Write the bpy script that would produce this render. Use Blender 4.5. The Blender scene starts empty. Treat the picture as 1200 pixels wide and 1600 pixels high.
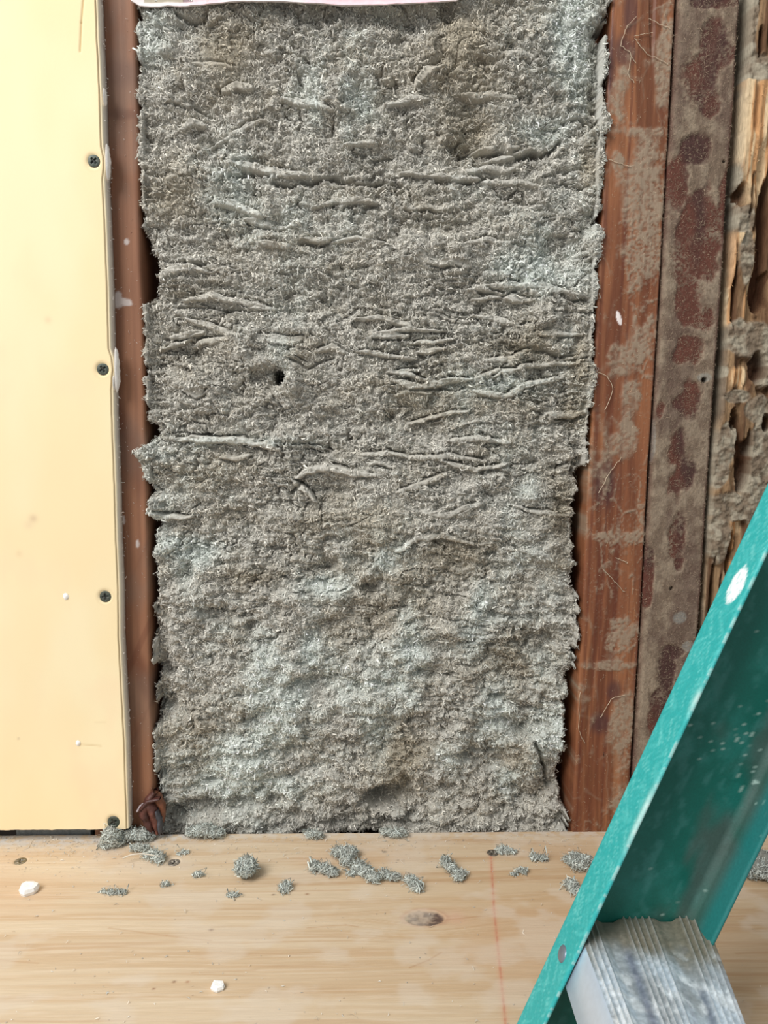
import bpy, math
import numpy as np
from mathutils import Matrix, Vector

# ------------------------------------------------------------------ camera
F = 1150.0
AX = np.array([0.99903485, 0.01106216, 0.04250888])      # world +x in camera (right, down, forward)
AY = np.array([-0.01593037, 0.99312742, 0.11594889])     # world -z
AZ = np.cross(AX, AY)                                    # world +y (into the wall)
CAM = np.array([0.0, -0.597, 0.3485])
A = np.array([AX, AZ, -AY])                              # rows: world axes seen from the camera
scn = bpy.context.scene
COL = scn.collection
cd = bpy.data.cameras.new('camera')
cam = bpy.data.objects.new('camera', cd)
COL.objects.link(cam)
M3 = Matrix(((A[0][0], -A[0][1], -A[0][2]), (A[1][0], -A[1][1], -A[1][2]), (A[2][0], -A[2][1], -A[2][2])))
cam.matrix_world = Matrix.Translation(Vector(CAM)) @ M3.to_4x4()
cd.sensor_fit = 'VERTICAL'; cd.sensor_height = 32.0; cd.lens = F / 1600 * 32.0
cd.clip_start = 0.01; cd.clip_end = 50
scn.camera = cam

# ------------------------------------------------------------------ light
w = bpy.data.worlds.new('room_light'); scn.world = w; w.use_nodes = True
bg = w.node_tree.nodes['Background']
bg.inputs[0].default_value = (0.93, 0.97, 1.0, 1); bg.inputs[1].default_value = 0.56
ld = bpy.data.lights.new('window_daylight', 'AREA')
ld.shape = 'RECTANGLE'; ld.size = 1.1; ld.size_y = 1.1; ld.energy = 58; ld.color = (1.0, 0.985, 0.96)
lo = bpy.data.objects.new('window_daylight', ld); COL.objects.link(lo)
lo.location = (-1.25, -1.25, 1.75)
lo.rotation_euler = (Vector((0.0, 0.0, 0.3)) - Vector(lo.location)).to_track_quat('-Z', 'Y').to_euler()
vs = scn.view_settings
scn.display_settings.display_device = 'sRGB'
vs.view_transform = 'Standard'; vs.look = 'None'; vs.gamma = 1.0; vs.exposure = 0.0; vs.use_curve_mapping = False

# ------------------------------------------------------------------ helpers
def pw(px, py, y=0.0):
    """photo pixel -> (x, z) on the vertical plane at depth y"""
    d = A @ np.array([px - 600.0, py - 800.0, F])
    t = (y - CAM[1]) / d[1]
    return CAM[0] + d[0] * t, CAM[2] + d[2] * t
def pf(px, py, z=0.0):
    """photo pixel -> (x, y) on the horizontal plane at height z"""
    d = A @ np.array([px - 600.0, py - 800.0, F])
    t = (z - CAM[2]) / d[2]
    return CAM[0] + d[0] * t, CAM[1] + d[1] * t
def lin(c):
    c = np.asarray(c, float) / 255.0
    return np.where(c <= 0.04045, c / 12.92, ((c + 0.055) / 1.055) ** 2.4)
LAT = np.random.RandomState(7).rand(512, 512).astype(np.float32)
def vn(x, z, sx, sz, seed=0):
    u = np.asarray(x) / sx + seed * 17.31 + 1000; v = np.asarray(z) / sz + seed * 9.77 + 1000
    iu = np.floor(u).astype(np.int64); iv = np.floor(v).astype(np.int64)
    fu = u - iu; fv = v - iv
    fu = fu * fu * (3 - 2 * fu); fv = fv * fv * (3 - 2 * fv)
    a = LAT[iv % 512, iu % 512]; b = LAT[iv % 512, (iu + 1) % 512]
    c = LAT[(iv + 1) % 512, iu % 512]; d = LAT[(iv + 1) % 512, (iu + 1) % 512]
    return (a * (1 - fu) + b * fu) * (1 - fv) + (c * (1 - fu) + d * fu) * fv
def fbm(x, z, sx, sz, seed=0, oc=4, g=0.5):
    s = 0; a = 1; t = 0
    for i in range(oc):
        s = s + a * vn(x, z, sx / 2 ** i, sz / 2 ** i, seed + i * 3); t += a; a *= g
    return s / t
def worley(x, z, sx, sz, seed=0):
    u = np.asarray(x) / sx + 500; v = np.asarray(z) / sz + 500
    iu = np.floor(u).astype(np.int64); iv = np.floor(v).astype(np.int64)
    f1 = np.full(u.shape, 9.0, np.float32); f2 = f1.copy()
    for di in (-1, 0, 1):
        for dj in (-1, 0, 1):
            cu = iu + di; cv = iv + dj
            ru = LAT[(cv * 7 + seed * 13) % 512, (cu * 3 + seed) % 512]
            rv = LAT[(cu * 5 + seed * 29 + 11) % 512, (cv * 3 + 5) % 512]
            d = np.sqrt((cu + ru - u) ** 2 + (cv + rv - v) ** 2)
            f2 = np.minimum(f2, np.maximum(f1, d)); f1 = np.minimum(f1, d)
    return f1, f2
def sst(a, b, x):
    t = np.clip((x - a) / (b - a), 0, 1)
    return t * t * (3 - 2 * t)
def mixc(c, d, t):
    t = np.asarray(t)[..., None]
    return np.asarray(c) * (1 - t) + np.asarray(d) * t

def tag(o, label=None, cat=None, group=None, kind=None):
    if label: o['label'] = label
    if cat: o['category'] = cat
    if group: o['group'] = group
    if kind: o['kind'] = kind
    return o
class MB:
    """collects numpy geometry with point colours, links it as ONE mesh object"""
    def __init__(self): self.v = []; self.q = []; self.t = []; self.c = []; self.n = 0
    def add(self, v, q=None, t=None, c=(0.5, 0.5, 0.5)):
        v = np.asarray(v, float).reshape(-1, 3)
        c = np.asarray(c, float)
        if c.ndim == 1: c = np.tile(c, (len(v), 1))
        self.v.append(v); self.c.append(c.reshape(-1, 3))
        if q is not None and len(q): self.q.append(np.asarray(q, np.int64).reshape(-1, 4) + self.n)
        if t is not None and len(t): self.t.append(np.asarray(t, np.int64).reshape(-1, 3) + self.n)
        self.n += len(v); return self
    def grid(self, P, c, mask=None, wrap=False):
        h, wd = P.shape[:2]
        i = np.arange(h * wd).reshape(h, wd)
        a = i[:-1, :-1]; b = i[:-1, 1:]; cc = i[1:, 1:]; d = i[1:, :-1]
        q = np.stack([a, b, cc, d], -1)
        if mask is not None:
            k = mask[:-1, :-1] & mask[:-1, 1:] & mask[1:, 1:] & mask[1:, :-1]
            q = q[k]
        c = np.asarray(c, float)
        return self.add(P.reshape(-1, 3), q.reshape(-1, 4), None, c.reshape(-1, 3) if c.ndim > 1 else c)
    def box(self, lo, hi, c):
        x0, y0, z0 = lo; x1, y1, z1 = hi
        v = [(x0, y0, z0), (x1, y0, z0), (x1, y1, z0), (x0, y1, z0), (x0, y0, z1), (x1, y0, z1), (x1, y1, z1), (x0, y1, z1)]
        return self.add(v, [(0, 3, 2, 1), (4, 5, 6, 7), (0, 1, 5, 4), (1, 2, 6, 5), (2, 3, 7, 6), (3, 0, 4, 7)], None, c)
    def build(self, name, mat, parent=None, smooth=True):
        V = np.concatenate(self.v); C = np.concatenate(self.c)
        Q = np.concatenate(self.q) if self.q else np.zeros((0, 4), np.int64)
        T = np.concatenate(self.t) if self.t else np.zeros((0, 3), np.int64)
        used = np.zeros(len(V), bool); used[Q.ravel()] = True; used[T.ravel()] = True
        if not used.all():
            idx = np.cumsum(used) - 1; V = V[used]; C = C[used]; Q = idx[Q]; T = idx[T]
        me = bpy.data.meshes.new(name)
        me.vertices.add(len(V)); me.vertices.foreach_set('co', V.astype(np.float32).ravel())
        me.loops.add(len(Q) * 4 + len(T) * 3)
        me.loops.foreach_set('vertex_index', np.concatenate([Q.ravel(), T.ravel()]).astype(np.int32))
        me.polygons.add(len(Q) + len(T))
        me.polygons.foreach_set('loop_start', np.concatenate([np.arange(len(Q)) * 4, len(Q) * 4 + np.arange(len(T)) * 3]).astype(np.int32))
        me.polygons.foreach_set('use_smooth', np.full(len(Q) + len(T), smooth))
        at = me.color_attributes.new('tint', 'FLOAT_COLOR', 'POINT')
        at.data.foreach_set('color', np.concatenate([np.clip(C, 0, 1), np.ones((len(C), 1))], 1).astype(np.float32).ravel())
        me.update(calc_edges=True); me.validate()
        me.materials.append(mat)
        o = bpy.data.objects.new(name, me); COL.objects.link(o)
        if parent: o.parent = parent
        return o
def flakes(P, N, rng, L, W, tilt, curl, col):
    """curled paper flakes / fibres: strips of three rows, two quads each"""
    n = len(P)
    r = rng.normal(size=(n, 3)); T = r - (r * N).sum(1)[:, None] * N
    T /= np.linalg.norm(T, axis=1)[:, None] + 1e-9
    B = np.cross(N, T)
    th = rng.normal(size=n) * tilt
    T2 = T * np.cos(th)[:, None] + N * np.sin(th)[:, None]; U = np.cross(T2, B)
    ro = rng.normal(size=n) * 0.5
    B2 = B * np.cos(ro)[:, None] + U * np.sin(ro)[:, None]; U2 = np.cross(T2, B2)
    U2 *= np.sign((U2 * N).sum(1))[:, None]
    cu = np.abs(rng.normal(size=n)) * curl * L
    sd = rng.normal(size=n) * curl * 0.8 * L
    rows = []
    for s, wd, k in ((-0.5, 0.35, 0.0), (0.0, 1.0, 1.0), (0.5, 0.3, 0.0)):
        c = P + T2 * (L * s)[:, None] + U2 * (cu * k)[:, None] + B2 * (sd * k)[:, None]
        rows += [c - B2 * (W * wd * 0.5)[:, None], c + B2 * (W * wd * 0.5)[:, None]]
    V = np.stack(rows, 1)
    b = np.arange(n)[:, None] * 6
    q = np.concatenate([b + np.array([0, 1, 3, 2]), b + np.array([2, 3, 5, 4])], 1).reshape(-1, 4)
    return V.reshape(-1, 3), q, np.repeat(col, 6, axis=0)

# ------------------------------------------------------------------ materials
def mat(name, rough=0.8, nscale=400, namp=0.12, bump=0.0, bscale=600, stretch=(1, 1, 1), spec=0.3, metal=0.0, rvar=0.0, trans=False):
    m = bpy.data.materials.new(name); m.use_nodes = True
    nt = m.node_tree; N = nt.nodes; Lk = nt.links; N.clear()
    out = N.new('ShaderNodeOutputMaterial'); b = N.new('ShaderNodeBsdfPrincipled')
    at = N.new('ShaderNodeAttribute'); at.attribute_name = 'tint'
    tc = N.new('ShaderNodeTexCoord'); mp = N.new('ShaderNodeMapping'); mp.inputs['Scale'].default_value = stretch
    ns = N.new('ShaderNodeTexNoise'); ns.inputs['Scale'].default_value = nscale; ns.inputs['Detail'].default_value = 4
    mr = N.new('ShaderNodeMapRange'); mr.inputs[1].default_value = 0.25; mr.inputs[2].default_value = 0.75
    mr.inputs[3].default_value = 1 - namp; mr.inputs[4].default_value = 1 + namp
    vm = N.new('ShaderNodeVectorMath'); vm.operation = 'SCALE'
    Lk.new(tc.outputs['Object'], mp.inputs[0]); Lk.new(mp.outputs[0], ns.inputs['Vector'])
    Lk.new(ns.outputs['Fac'], mr.inputs[0]); Lk.new(at.outputs['Color'], vm.inputs[0]); Lk.new(mr.outputs[0], vm.inputs['Scale'])
    Lk.new(vm.outputs[0], b.inputs['Base Color'])
    b.inputs['Roughness'].default_value = rough; b.inputs['Metallic'].default_value = metal
    b.inputs['Specular IOR Level'].default_value = spec
    if rvar:
        r2 = N.new('ShaderNodeMapRange'); r2.inputs[1].default_value = 0.3; r2.inputs[2].default_value = 0.7
        r2.inputs[3].default_value = rough - rvar; r2.inputs[4].default_value = rough + rvar
        Lk.new(ns.outputs['Fac'], r2.inputs[0]); Lk.new(r2.outputs[0], b.inputs['Roughness'])
    if bump:
        n2 = N.new('ShaderNodeTexNoise'); n2.inputs['Scale'].default_value = bscale; n2.inputs['Detail'].default_value = 5
        Lk.new(mp.outputs[0], n2.inputs['Vector'])
        bp = N.new('ShaderNodeBump'); bp.inputs['Strength'].default_value = 1.0; bp.inputs['Distance'].default_value = bump
        Lk.new(n2.outputs['Fac'], bp.inputs['Height']); Lk.new(bp.outputs[0], b.inputs['Normal'])
    Lk.new(b.outputs[0], out.inputs[0])
    return m
M_ins = mat('cellulose', 0.95, 900, 0.16, 0.0004, 1500, spec=0.1)
M_wood = mat('old_stud_wood', 0.55, 260, 0.14, 0.00035, 500, (1, 1, 0.12), spec=0.35)
M_left = mat('smooth_stud_wood', 0.6, 160, 0.12, 0.00012, 400, (1, 1, 0.1), spec=0.3)
M_dusty = mat('dusty_wood', 0.85, 500, 0.2, 0.0005, 900, (1, 1, 0.5), spec=0.15)
M_rot = mat('eaten_wood', 0.85, 700, 0.22, 0.0005, 900, (1, 1, 0.25), spec=0.15)
M_dry = mat('cream_board_paper', 0.85, 30, 0.012, 0.00005, 900, (1, 1, 0.6), spec=0.15)
M_ply = mat('plywood_veneer', 0.7, 900, 0.05, 0.00012, 900, (0.06, 1, 1), spec=0.2)
M_rail = mat('teal_fibreglass', 0.5, 700, 0.10, 0.0001, 900, spec=0.4)
M_alu = mat('scuffed_aluminium', 0.45, 400, 0.16, 0.00008, 900, spec=0.5, metal=0.5, rvar=0.15)
M_face = mat('smooth_aluminium', 0.38, 300, 0.04, spec=0.5, metal=0.55)
M_steel = mat('dark_screw_steel', 0.5, 900, 0.25, spec=0.5, metal=0.3)
M_white = mat('white_plaster', 0.9, 500, 0.06, 0.0002, 900, spec=0.1)
M_paper = mat('facing_paper', 0.8, 300, 0.08, 0.0002, 500, spec=0.15)
M_dark = mat('dark_cavity', 0.9, 60, 0.2, spec=0.1)
M_scrap = mat('brown_scrap', 0.45, 300, 0.25, 0.0004, 700, spec=0.5)

ZT = pw(600, -60)[1]                       # top of everything built
XL = pw(-60, 800)[0]; XR = pw(1290, 800)[0]
def poly_x(pts, z, y=0.0):
    """x of a traced photo edge as a function of z on the plane y"""
    q = np.array([pw(a, b, y) for a, b in pts]); o = np.argsort(q[:, 1])
    return np.interp(z, q[o, 1], q[o, 0])
def seg_dist(x, z, p, q):
    d = np.array(q) - np.array(p); L2 = (d ** 2).sum() + 1e-12
    t = np.clip(((x - p[0]) * d[0] + (z - p[1]) * d[1]) / L2, 0, 1)
    ex = x - (p[0] + t * d[0]); ez = z - (p[1] + t * d[1])
    s = ((x - p[0]) * d[1] - (z - p[1]) * d[0]) / math.sqrt(L2)
    return np.sqrt(ex ** 2 + ez ** 2), t, s
PXM = (pw(700, 700)[0] - pw(600, 700)[0]) / 100      # metres per photo pixel on the wall

# ------------------------------------------------------------------ setting
tag(MB().box((XL - .3, 0.096, -.5), (XR + .3, 0.11, ZT + .1), lin((46, 40, 36))).build('wall_back', M_dark, smooth=False), kind='structure')
tag(MB().box((XL - .6, -2.2, -.52), (XR + .6, 0.0, -.5), lin((150, 130, 110))).build('floor', M_dark, smooth=False), kind='structure')
tag(MB().box((XL - .3, -.17, -.5), (XR + .3, -.15, -.019), lin((170, 150, 125))).build('wall_below_ledge', M_dark, smooth=False), kind='structure')

# ------------------------------------------------------------------ cellulose insulation
def build_insulation():
    left = [(211, -60), (211, 0), (214, 40), (211, 80), (218, 110), (214, 150), (216, 190), (213, 215), (217, 240), (219, 290), (224, 330), (222, 365), (232, 400),
            (236, 430), (238, 465), (224, 478), (220, 500), (222, 530), (220, 550), (228, 562), (226, 590), (227, 610), (221, 622), (228, 640), (225, 655), (236, 668), (238, 682),
            (208, 706), (222, 722), (228, 745), (236, 770), (224, 798), (236, 815), (238, 860), (240, 900), (243, 950), (240, 1000), (241, 1100), (243, 1200), (246, 1300), (247, 1340)]
    right = [(953, -60), (955, 0), (950, 30), (936, 45), (950, 60), (950, 80), (946, 130), (947, 170), (954, 192), (948, 215), (946, 250), (942, 290), (938, 330), (934, 348), (946, 362), (944, 385),
             (934, 420), (938, 450), (939, 468), (930, 490), (928, 520), (928, 560), (932, 600), (926, 640), (924, 672), (918, 690), (920, 720), (912, 735), (908, 760), (904, 800),
             (903, 850), (902, 890), (904, 940), (907, 990), (900, 1020), (903, 1040), (896, 1062), (890, 1100), (894, 1140), (892, 1180), (888, 1230), (894, 1280), (894, 1340)]
    left = [(a - (5 if a < 232 or b > 815 else -1), b) for a, b in left]; right = [(a + (4 if b < 1100 else -1), b) for a, b in right]
    S = 0.00066
    x = np.arange(pw(200, 700)[0], pw(965, 700)[0] + 0.02, S) - 0.008
    z = np.arange(-0.03, ZT, S)
    X, Z = np.meshgrid(x, z)
    up = sst(0.22, 0.34, Z) * (1 - sst(0.62, 0.70, Z))             # the folded middle zone
    low = 1 - sst(0.16, 0.30, Z)
    xw = X + 0.006 * (fbm(X, Z, .03, .03, 41) - .5); zw = Z + 0.006 * (fbm(X, Z, .03, .03, 43) - .5)
    H = 0.014 * (fbm(X, Z, .12, .09, 1, 3) - .5) + 0.016 * (fbm(xw, zw, .035, .022, 5, 3) - .5)
    f1, f2 = worley(xw, zw, .017, .011, 3)
    H += -0.0062 * f1 * (0.6 + low * .7)
    g1, g2 = worley(xw + .5, zw, .0068, .0052, 9)
    H += -0.0050 * (g1 - .3) * sst(.3, .6, fbm(X, Z, .03, .03, 11, 3))  - .0012 * g1
    k1, _ = worley(xw, zw, .0032, .0027, 15)
    H += -0.0017 * (k1 - .3)
    H += 0.0009 * (vn(X, Z, .0016, .0016, 23) - .5)
    # wavy sheet-like folds, strongest in the middle zone
    ph = fbm(X, Z, .08, .03, 61, 3) * 9 + Z * 60
    saw = (ph % 1.0)
    H += (0.0042 * up + .0012) * (saw - .5) * sst(.35, .6, fbm(X, Z, .05, .03, 71, 2))
    H += 0.014 * low * (fbm(xw, zw, .05, .05, 81, 4) - .5)
    fuzz = np.ones_like(H); plate = np.zeros_like(H)
    for sd_, sx_, sz_, dp_, th_ in ((131, .040, .013, .0050, .030), (137, .022, .014, .0040, .028), (139, .030, .030, .0050, .018)):      # winding crevices
        n_ = fbm(xw, zw, sx_, sz_, sd_, 3); cr = np.exp(-((n_ - .5) / (th_ * .5)) ** 2) * sst(.5, .62, fbm(X, Z, .035, .03, sd_ + 1, 3))
        H -= dp_ * cr; fuzz *= 1 - .7 * cr
    def local(x0, x1, z0, z1):
        i0, i1 = np.searchsorted(z, [z0, z1]); j0, j1 = np.searchsorted(x, [x0, x1])
        return slice(max(i0, 0), max(i1, 0)), slice(max(j0, 0), max(j1, 0))
    def crack(pts, width=2.4, depth=7.0, wob=1.0):
        q = [pw(*p) for p in pts]
        for a, b in zip(q[:-1], q[1:]):
            m = .012; sl = local(min(a[0], b[0]) - m, max(a[0], b[0]) + m, min(a[1], b[1]) - m, max(a[1], b[1]) + m)
            xx = X[sl] + wob * .003 * (vn(X[sl], Z[sl], .012, .012, 91) - .5); zz = Z[sl] + wob * .004 * (vn(X[sl], Z[sl], .009, .009, 93) - .5)
            d, t, s = seg_dist(xx, zz, a, b)
            k_ = np.exp(-(d / (width * .00042)) ** 2); H[sl] -= depth * .0011 * k_; fuzz[sl] *= 1 - .95 * np.exp(-(d / (width * .0009)) ** 2)
    def fold(pts, wd=9.0, hgt=3.0, seam=True, sharp=1):
        """a flap: raised smooth band with a dark undercut along its upper (1) or lower (-1) edge"""
        q = [pw(*p) for p in pts]; n = len(q) - 1
        m = wd * PXM * 1.6
        sl = local(min(p[0] for p in q) - m, max(p[0] for p in q) + m, min(p[1] for p in q) - m, max(p[1] for p in q) + m)
        xx = X[sl] + .003 * (vn(X[sl], Z[sl], .008, .008, 96) - .5); zz = Z[sl] + .0030 * (vn(X[sl], Z[sl], .012, .010, 95) - .5) + .0012 * (vn(X[sl], Z[sl], .004, .003, 98) - .5)
        best = np.full(xx.shape, 9.0); bs = best.copy(); bt = best.copy()
        for i, (a, b) in enumerate(zip(q[:-1], q[1:])):
            d, t, s = seg_dist(xx, zz, a, b); k = d < best
            best[k] = d[k]; bs[k] = -s[k]; bt[k] = ((i + t) / n)[k]
        wl = wd * PXM * .5 * np.clip(np.sin(np.clip(bt, .02, .98) * math.pi) ** .3, .1, 1)
        prof = sst(0, .55, 1 - best / wl)
        H[sl] = H[sl] * (1 - .72 * prof) + hgt * .001 * prof
        fuzz[sl] *= 1 - .72 * prof; plate[sl] = np.maximum(plate[sl], prof)
        if seam:
            ds = (bs * sharp - wl) ; ins = (bt > .02) & (bt < .98)
            sm = np.where(ins, sst(.25, .5, vn(xx, zz, .012, .012, 99)) * np.exp(-(ds / .0008) ** 2), 0); H[sl] -= .0060 * sm; fuzz[sl] *= 1 - .9 * sm
    def pit(px, py, rx, ry, depth, ang=0.0, e=1.6):
        a, b = pw(px, py); rx *= PXM; ry *= PXM; m = max(rx, ry) * 2.2
        sl = local(a - m, a + m, b - m, b + m); dx = X[sl] - a; dz = Z[sl] - b
        c, s = math.cos(ang), math.sin(ang); u = (dx * c + dz * s) / rx; v = (-dx * s + dz * c) / ry
        r = np.sqrt(u ** 2 + v ** 2) + .5 * (fbm(X[sl], Z[sl], .008, .008, 97, 3) - .5)
        H[sl] -= depth * .001 * (1 - sst(.45, e, r))
    # long folds
    for p in [([(272, 688), (330, 686), (400, 692), (436, 700)], 16, 5), ([(340, 318), (365, 318), (392, 330), (408, 338)], 19, 4),
              ([(365, 256), (400, 262), (450, 268), (480, 272)], 17, 3.5), ([(462, 748), (480, 735), (510, 730), (545, 738), (585, 742)], 16, 4.5),
              ([(455, 752), (475, 768), (492, 786)], 13, 3.5), ([(470, 372), (520, 375), (560, 368), (605, 380)], 13, 3.5),
              ([(488, 322), (520, 315), (560, 310), (590, 316)], 11, 3.5), ([(250, 440), (265, 424), (295, 418), (330, 424)], 14, 4),
              ([(285, 470), (330, 462), (380, 472), (430, 482)], 16, 3.5), ([(300, 545), (320, 532), (352, 530)], 15, 3),
              ([(615, 596), (660, 604), (700, 594), (735, 592)], 14, 4), ([(610, 584), (650, 588), (690, 598)], 10, 3),
              ([(735, 452), (790, 444), (850, 448), (900, 460)], 14, 3), ([(720, 382), (760, 376), (800, 378)], 13, 4),
              ([(740, 466), (785, 462), (815, 470)], 10, 3), ([(650, 135), (665, 112), (690, 104)], 22, 4.5),
              ([(600, 162), (640, 154), (668, 156)], 13, 3.5), ([(538, 224), (565, 218), (590, 222)], 12, 3.5),
              ([(278, 200), (300, 190), (318, 192)], 14, 3), ([(345, 140), (370, 130), (392, 136)], 18, 3),
              ([(740, 612), (790, 618), (830, 600), (880, 586)], 15, 3), ([(700, 690), (750, 684), (800, 690)], 12, 3),
              ([(640, 660), (700, 648), (735, 640)], 10, 3), ([(660, 800), (700, 804), (750, 788)], 14, 4),
              ([(620, 770), (670, 752), (700, 742)], 12, 4), ([(600, 700), (640, 716), (700, 712), (760, 720)], 12, 3.5),
              ([(780, 82), (810, 78), (840, 92)], 12, 3.5), ([(618, 862), (650, 842), (690, 838), (740, 850)], 14, 3.5),
              ([(590, 520), (640, 512), (700, 516)], 9, 2.5), ([(770, 590), (800, 575), (850, 570), (905, 566)], 10, 3),
              ([(700, 275), (760, 280), (820, 285), (850, 292)], 12, 3), ([(560, 550), (610, 556), (650, 560)], 11, 3),
              ([(300, 100), (330, 96), (360, 104)], 10, 2.5),
              ([(690, 720), (740, 735), (790, 726)], 12, 4), ([(440, 150), (480, 160), (520, 168)], 14, 2.5)]:
        fold(*p)
    rg = np.random.RandomState(3)
    for i in range(34):
        cx = rg.uniform(250, 900); cy = rg.choice([rg.uniform(230, 560), rg.uniform(400, 830), rg.uniform(60, 900)]); L = rg.uniform(18, 48); sl_ = rg.normal() * .18; cv = rg.normal() * 5
        fold([(cx - L, cy - sl_ * L), (cx, cy + cv), (cx + L, cy + sl_ * L)], rg.uniform(8, 15), rg.uniform(1.5, 3.0), sharp=rg.choice([1, 1, -1]))
    crack([(425, 285), (455, 288), (490, 279), (520, 275), (560, 281), (600, 285), (632, 290)], 3.4, 9)
    crack([(360, 272), (390, 270), (418, 276)], 3, 7)
    crack([(682, 282), (720, 284), (750, 280), (775, 272)], 2.4, 7)
    crack([(715, 228), (722, 240), (745, 238), (780, 240), (815, 238), (850, 236), (880, 214)], 3.0, 8)
    crack([(815, 240), (840, 240)], 5, 12); crack([(888, 190), (905, 188), (925, 198), (936, 186)], 2.6, 8)
    crack([(470, 378), (500, 382), (540, 366), (600, 372)], 2.2, 6)
    crack([(273, 20), (300, 30), (318, 30), (330, 12)], 2.8, 7)
    crack([(275, 482), (330, 478), (390, 486)], 2, 5); crack([(440, 75), (480, 88), (512, 102)], 2.2, 6)
    crack([(300, 168), (335, 180)], 2.2, 6); crack([(280, 676), (340, 680), (410, 690)], 2.2, 6)
    crack([(750, 456), (790, 460), (810, 456)], 2.2, 6); crack([(880, 458), (900, 470), (916, 468)], 3, 8)
    crack([(840, 1170), (852, 1190), (860, 1220), (868, 1250)], 3.4, 9); crack([(250, 410), (285, 404), (320, 412)], 2, 5)
    crack([(470, 755), (455, 770)], 4, 7); crack([(640, 612), (690, 610), (730, 606)], 2, 5)
    crack([(450, 560), (480, 574), (520, 560)], 2, 5); crack([(840, 545), (880, 555), (906, 552)], 2.4, 6)
    for p in [(434, 588, 11, 12, 60, .6, 1.15), (420, 590, 24, 17, 9), (436, 345, 13, 12, 9), (738, 192, 22, 28, 8), (725, 232, 16, 8, 9),
              (508, 905, 30, 26, 9), (515, 885, 14, 12, 9), (560, 882, 18, 12, 9), (578, 925, 14, 9, 10), (770, 868, 12, 8, 8),
              (775, 1095, 12, 9, 8), (610, 1255, 34, 24, 16), (590, 1265, 26, 14, 14), (375, 1268, 20, 12, 10), (430, 1262, 20, 10, 8),
              (860, 1010, 34, 20, 8), (300, 1278, 60, 16, 10), (290, 900, 12, 9, 9), (330, 960, 14, 12, 6), (250, 1000, 14, 60, 7),
              (255, 1090, 10, 60, 5), (840, 1140, 30, 30, 6), (640, 1160, 50, 40, 6), (940, 70, 12, 34, 8), (935, 150, 12, 40, 7),
              (330, 445, 20, 5, 5), (525, 760, 24, 12, 5), (620, 28, 60, 16, 9), (500, 20, 30, 12, 8), (700, 12, 12, 14, 12), (560, 170, 14, 50, 3),
              (680, 1010, 40, 16, 7), (690, 1050, 34, 18, 7), (760, 1190, 40, 20, 7), (870, 1220, 26, 40, 10), (460, 1180, 20, 14, 6), (890, 810, 16, 50, 7), (905, 720, 10, 30, 6),
              (500, 400, 50, 30, 3), (228, 395, 12, 40, 8), (232, 670, 8, 10, 10), (500, 1080, 60, 20, 4), (690, 600, 30, 8, 4)]:
        pit(*p)
    for p in [(455, 600, 13, 16, -8), (225, 706, 16, 13, -9), (620, 1275, 22, 18, -9), (235, 795, 14, 14, -9), (228, 540, 12, 30, -4), (232, 255, 16, 14, -5),
              (938, 200, 18, 16, -7), (934, 378, 16, 20, -8), (905, 450, 22, 22, -5), (918, 500, 16, 24, -5), (915, 590, 20, 50, -5), (890, 1020, 24, 18, -8), (870, 1090, 30, 30, -4),
              (250, 60, 26, 36, -5), (640, 880, 60, 40, -3), (450, 1060, 24, 60, -4), (360, 1180, 50, 40, -3), (800, 960, 70, 60, -4), (740, 940, 20, 30, -3), (560, 1220, 60, 30, -5),
              (330, 1298, 26, 10, -10), (560, 820, 80, 30, -3), (885, 1190, 12, 60, -3)]:
        pit(*p)
    for i in range(46):
        pit(rg.uniform(250, 890), rg.choice([rg.uniform(840, 1280), rg.uniform(40, 840)]), rg.uniform(5, 16), rg.uniform(4, 9), rg.uniform(3, 7), rg.normal() * .5)
    for i in range(46):
        pit(rg.uniform(250, 890), rg.choice([rg.uniform(840, 1280), rg.uniform(40, 840)]), rg.uniform(7, 18), rg.uniform(5, 12), -rg.uniform(1.5, 4), rg.normal() * .5)
    for (px, py, rx, ry) in [(585, 800, 75, 24), (720, 60, 40, 60), (860, 880, 40, 40), (340, 90, 40, 40), (260, 310, 40, 40)]:     # pressed flat
        a, b = pw(px, py); r = ((X - a) / (rx * PXM)) ** 2 + ((Z - b) / (ry * PXM)) ** 2; k = np.exp(-r); H = H * (1 - .5 * k); fuzz *= 1 - .45 * k
    # level against the stud faces, the lower part hollowed back
    H += -0.002 - 0.005 * (1 - sst(0.0, 0.07, Z)) - 0.002 * low
    jx = .0085 * (fbm(X, Z, .013, .009, 31, 4) - .5) + .0022 * (vn(X, Z, .003, .003, 37) - .5)
    el = X - poly_x(left, Z) + jx; er = poly_x(right, Z) - X + jx
    e = np.minimum(el, er)
    sl_edge = poly_x([(212, 0), (240, 1300)], Z); sr_edge = poly_x([(955, 0), (893, 1290)], Z)
    beyond = np.maximum(sl_edge - X, X - sr_edge)
    H = np.where(beyond > -.004, np.maximum(H, .0012 + .0015 * vn(X, Z, .004, .004, 55)), H) if True else H
    H -= 0.055 * (1 - np.clip(e / .0042, 0, 1) ** .5) * (e < .0042)
    mask = e > 0
    mask &= Z > -.012
    H = np.where(Z < .0015, np.minimum(H, -.0040), H)
    Y = -H
    # tint
    def blob(x_, z_, L): 
        s = np.zeros_like(x_)
        for (px, py, rx, ry) in L:
            a, b = pw(px, py); r = ((x_ - a) / (rx * PXM)) ** 2 + ((z_ - b) / (ry * PXM)) ** 2
            s = np.maximum(s, np.exp(-r))
        return s
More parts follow.
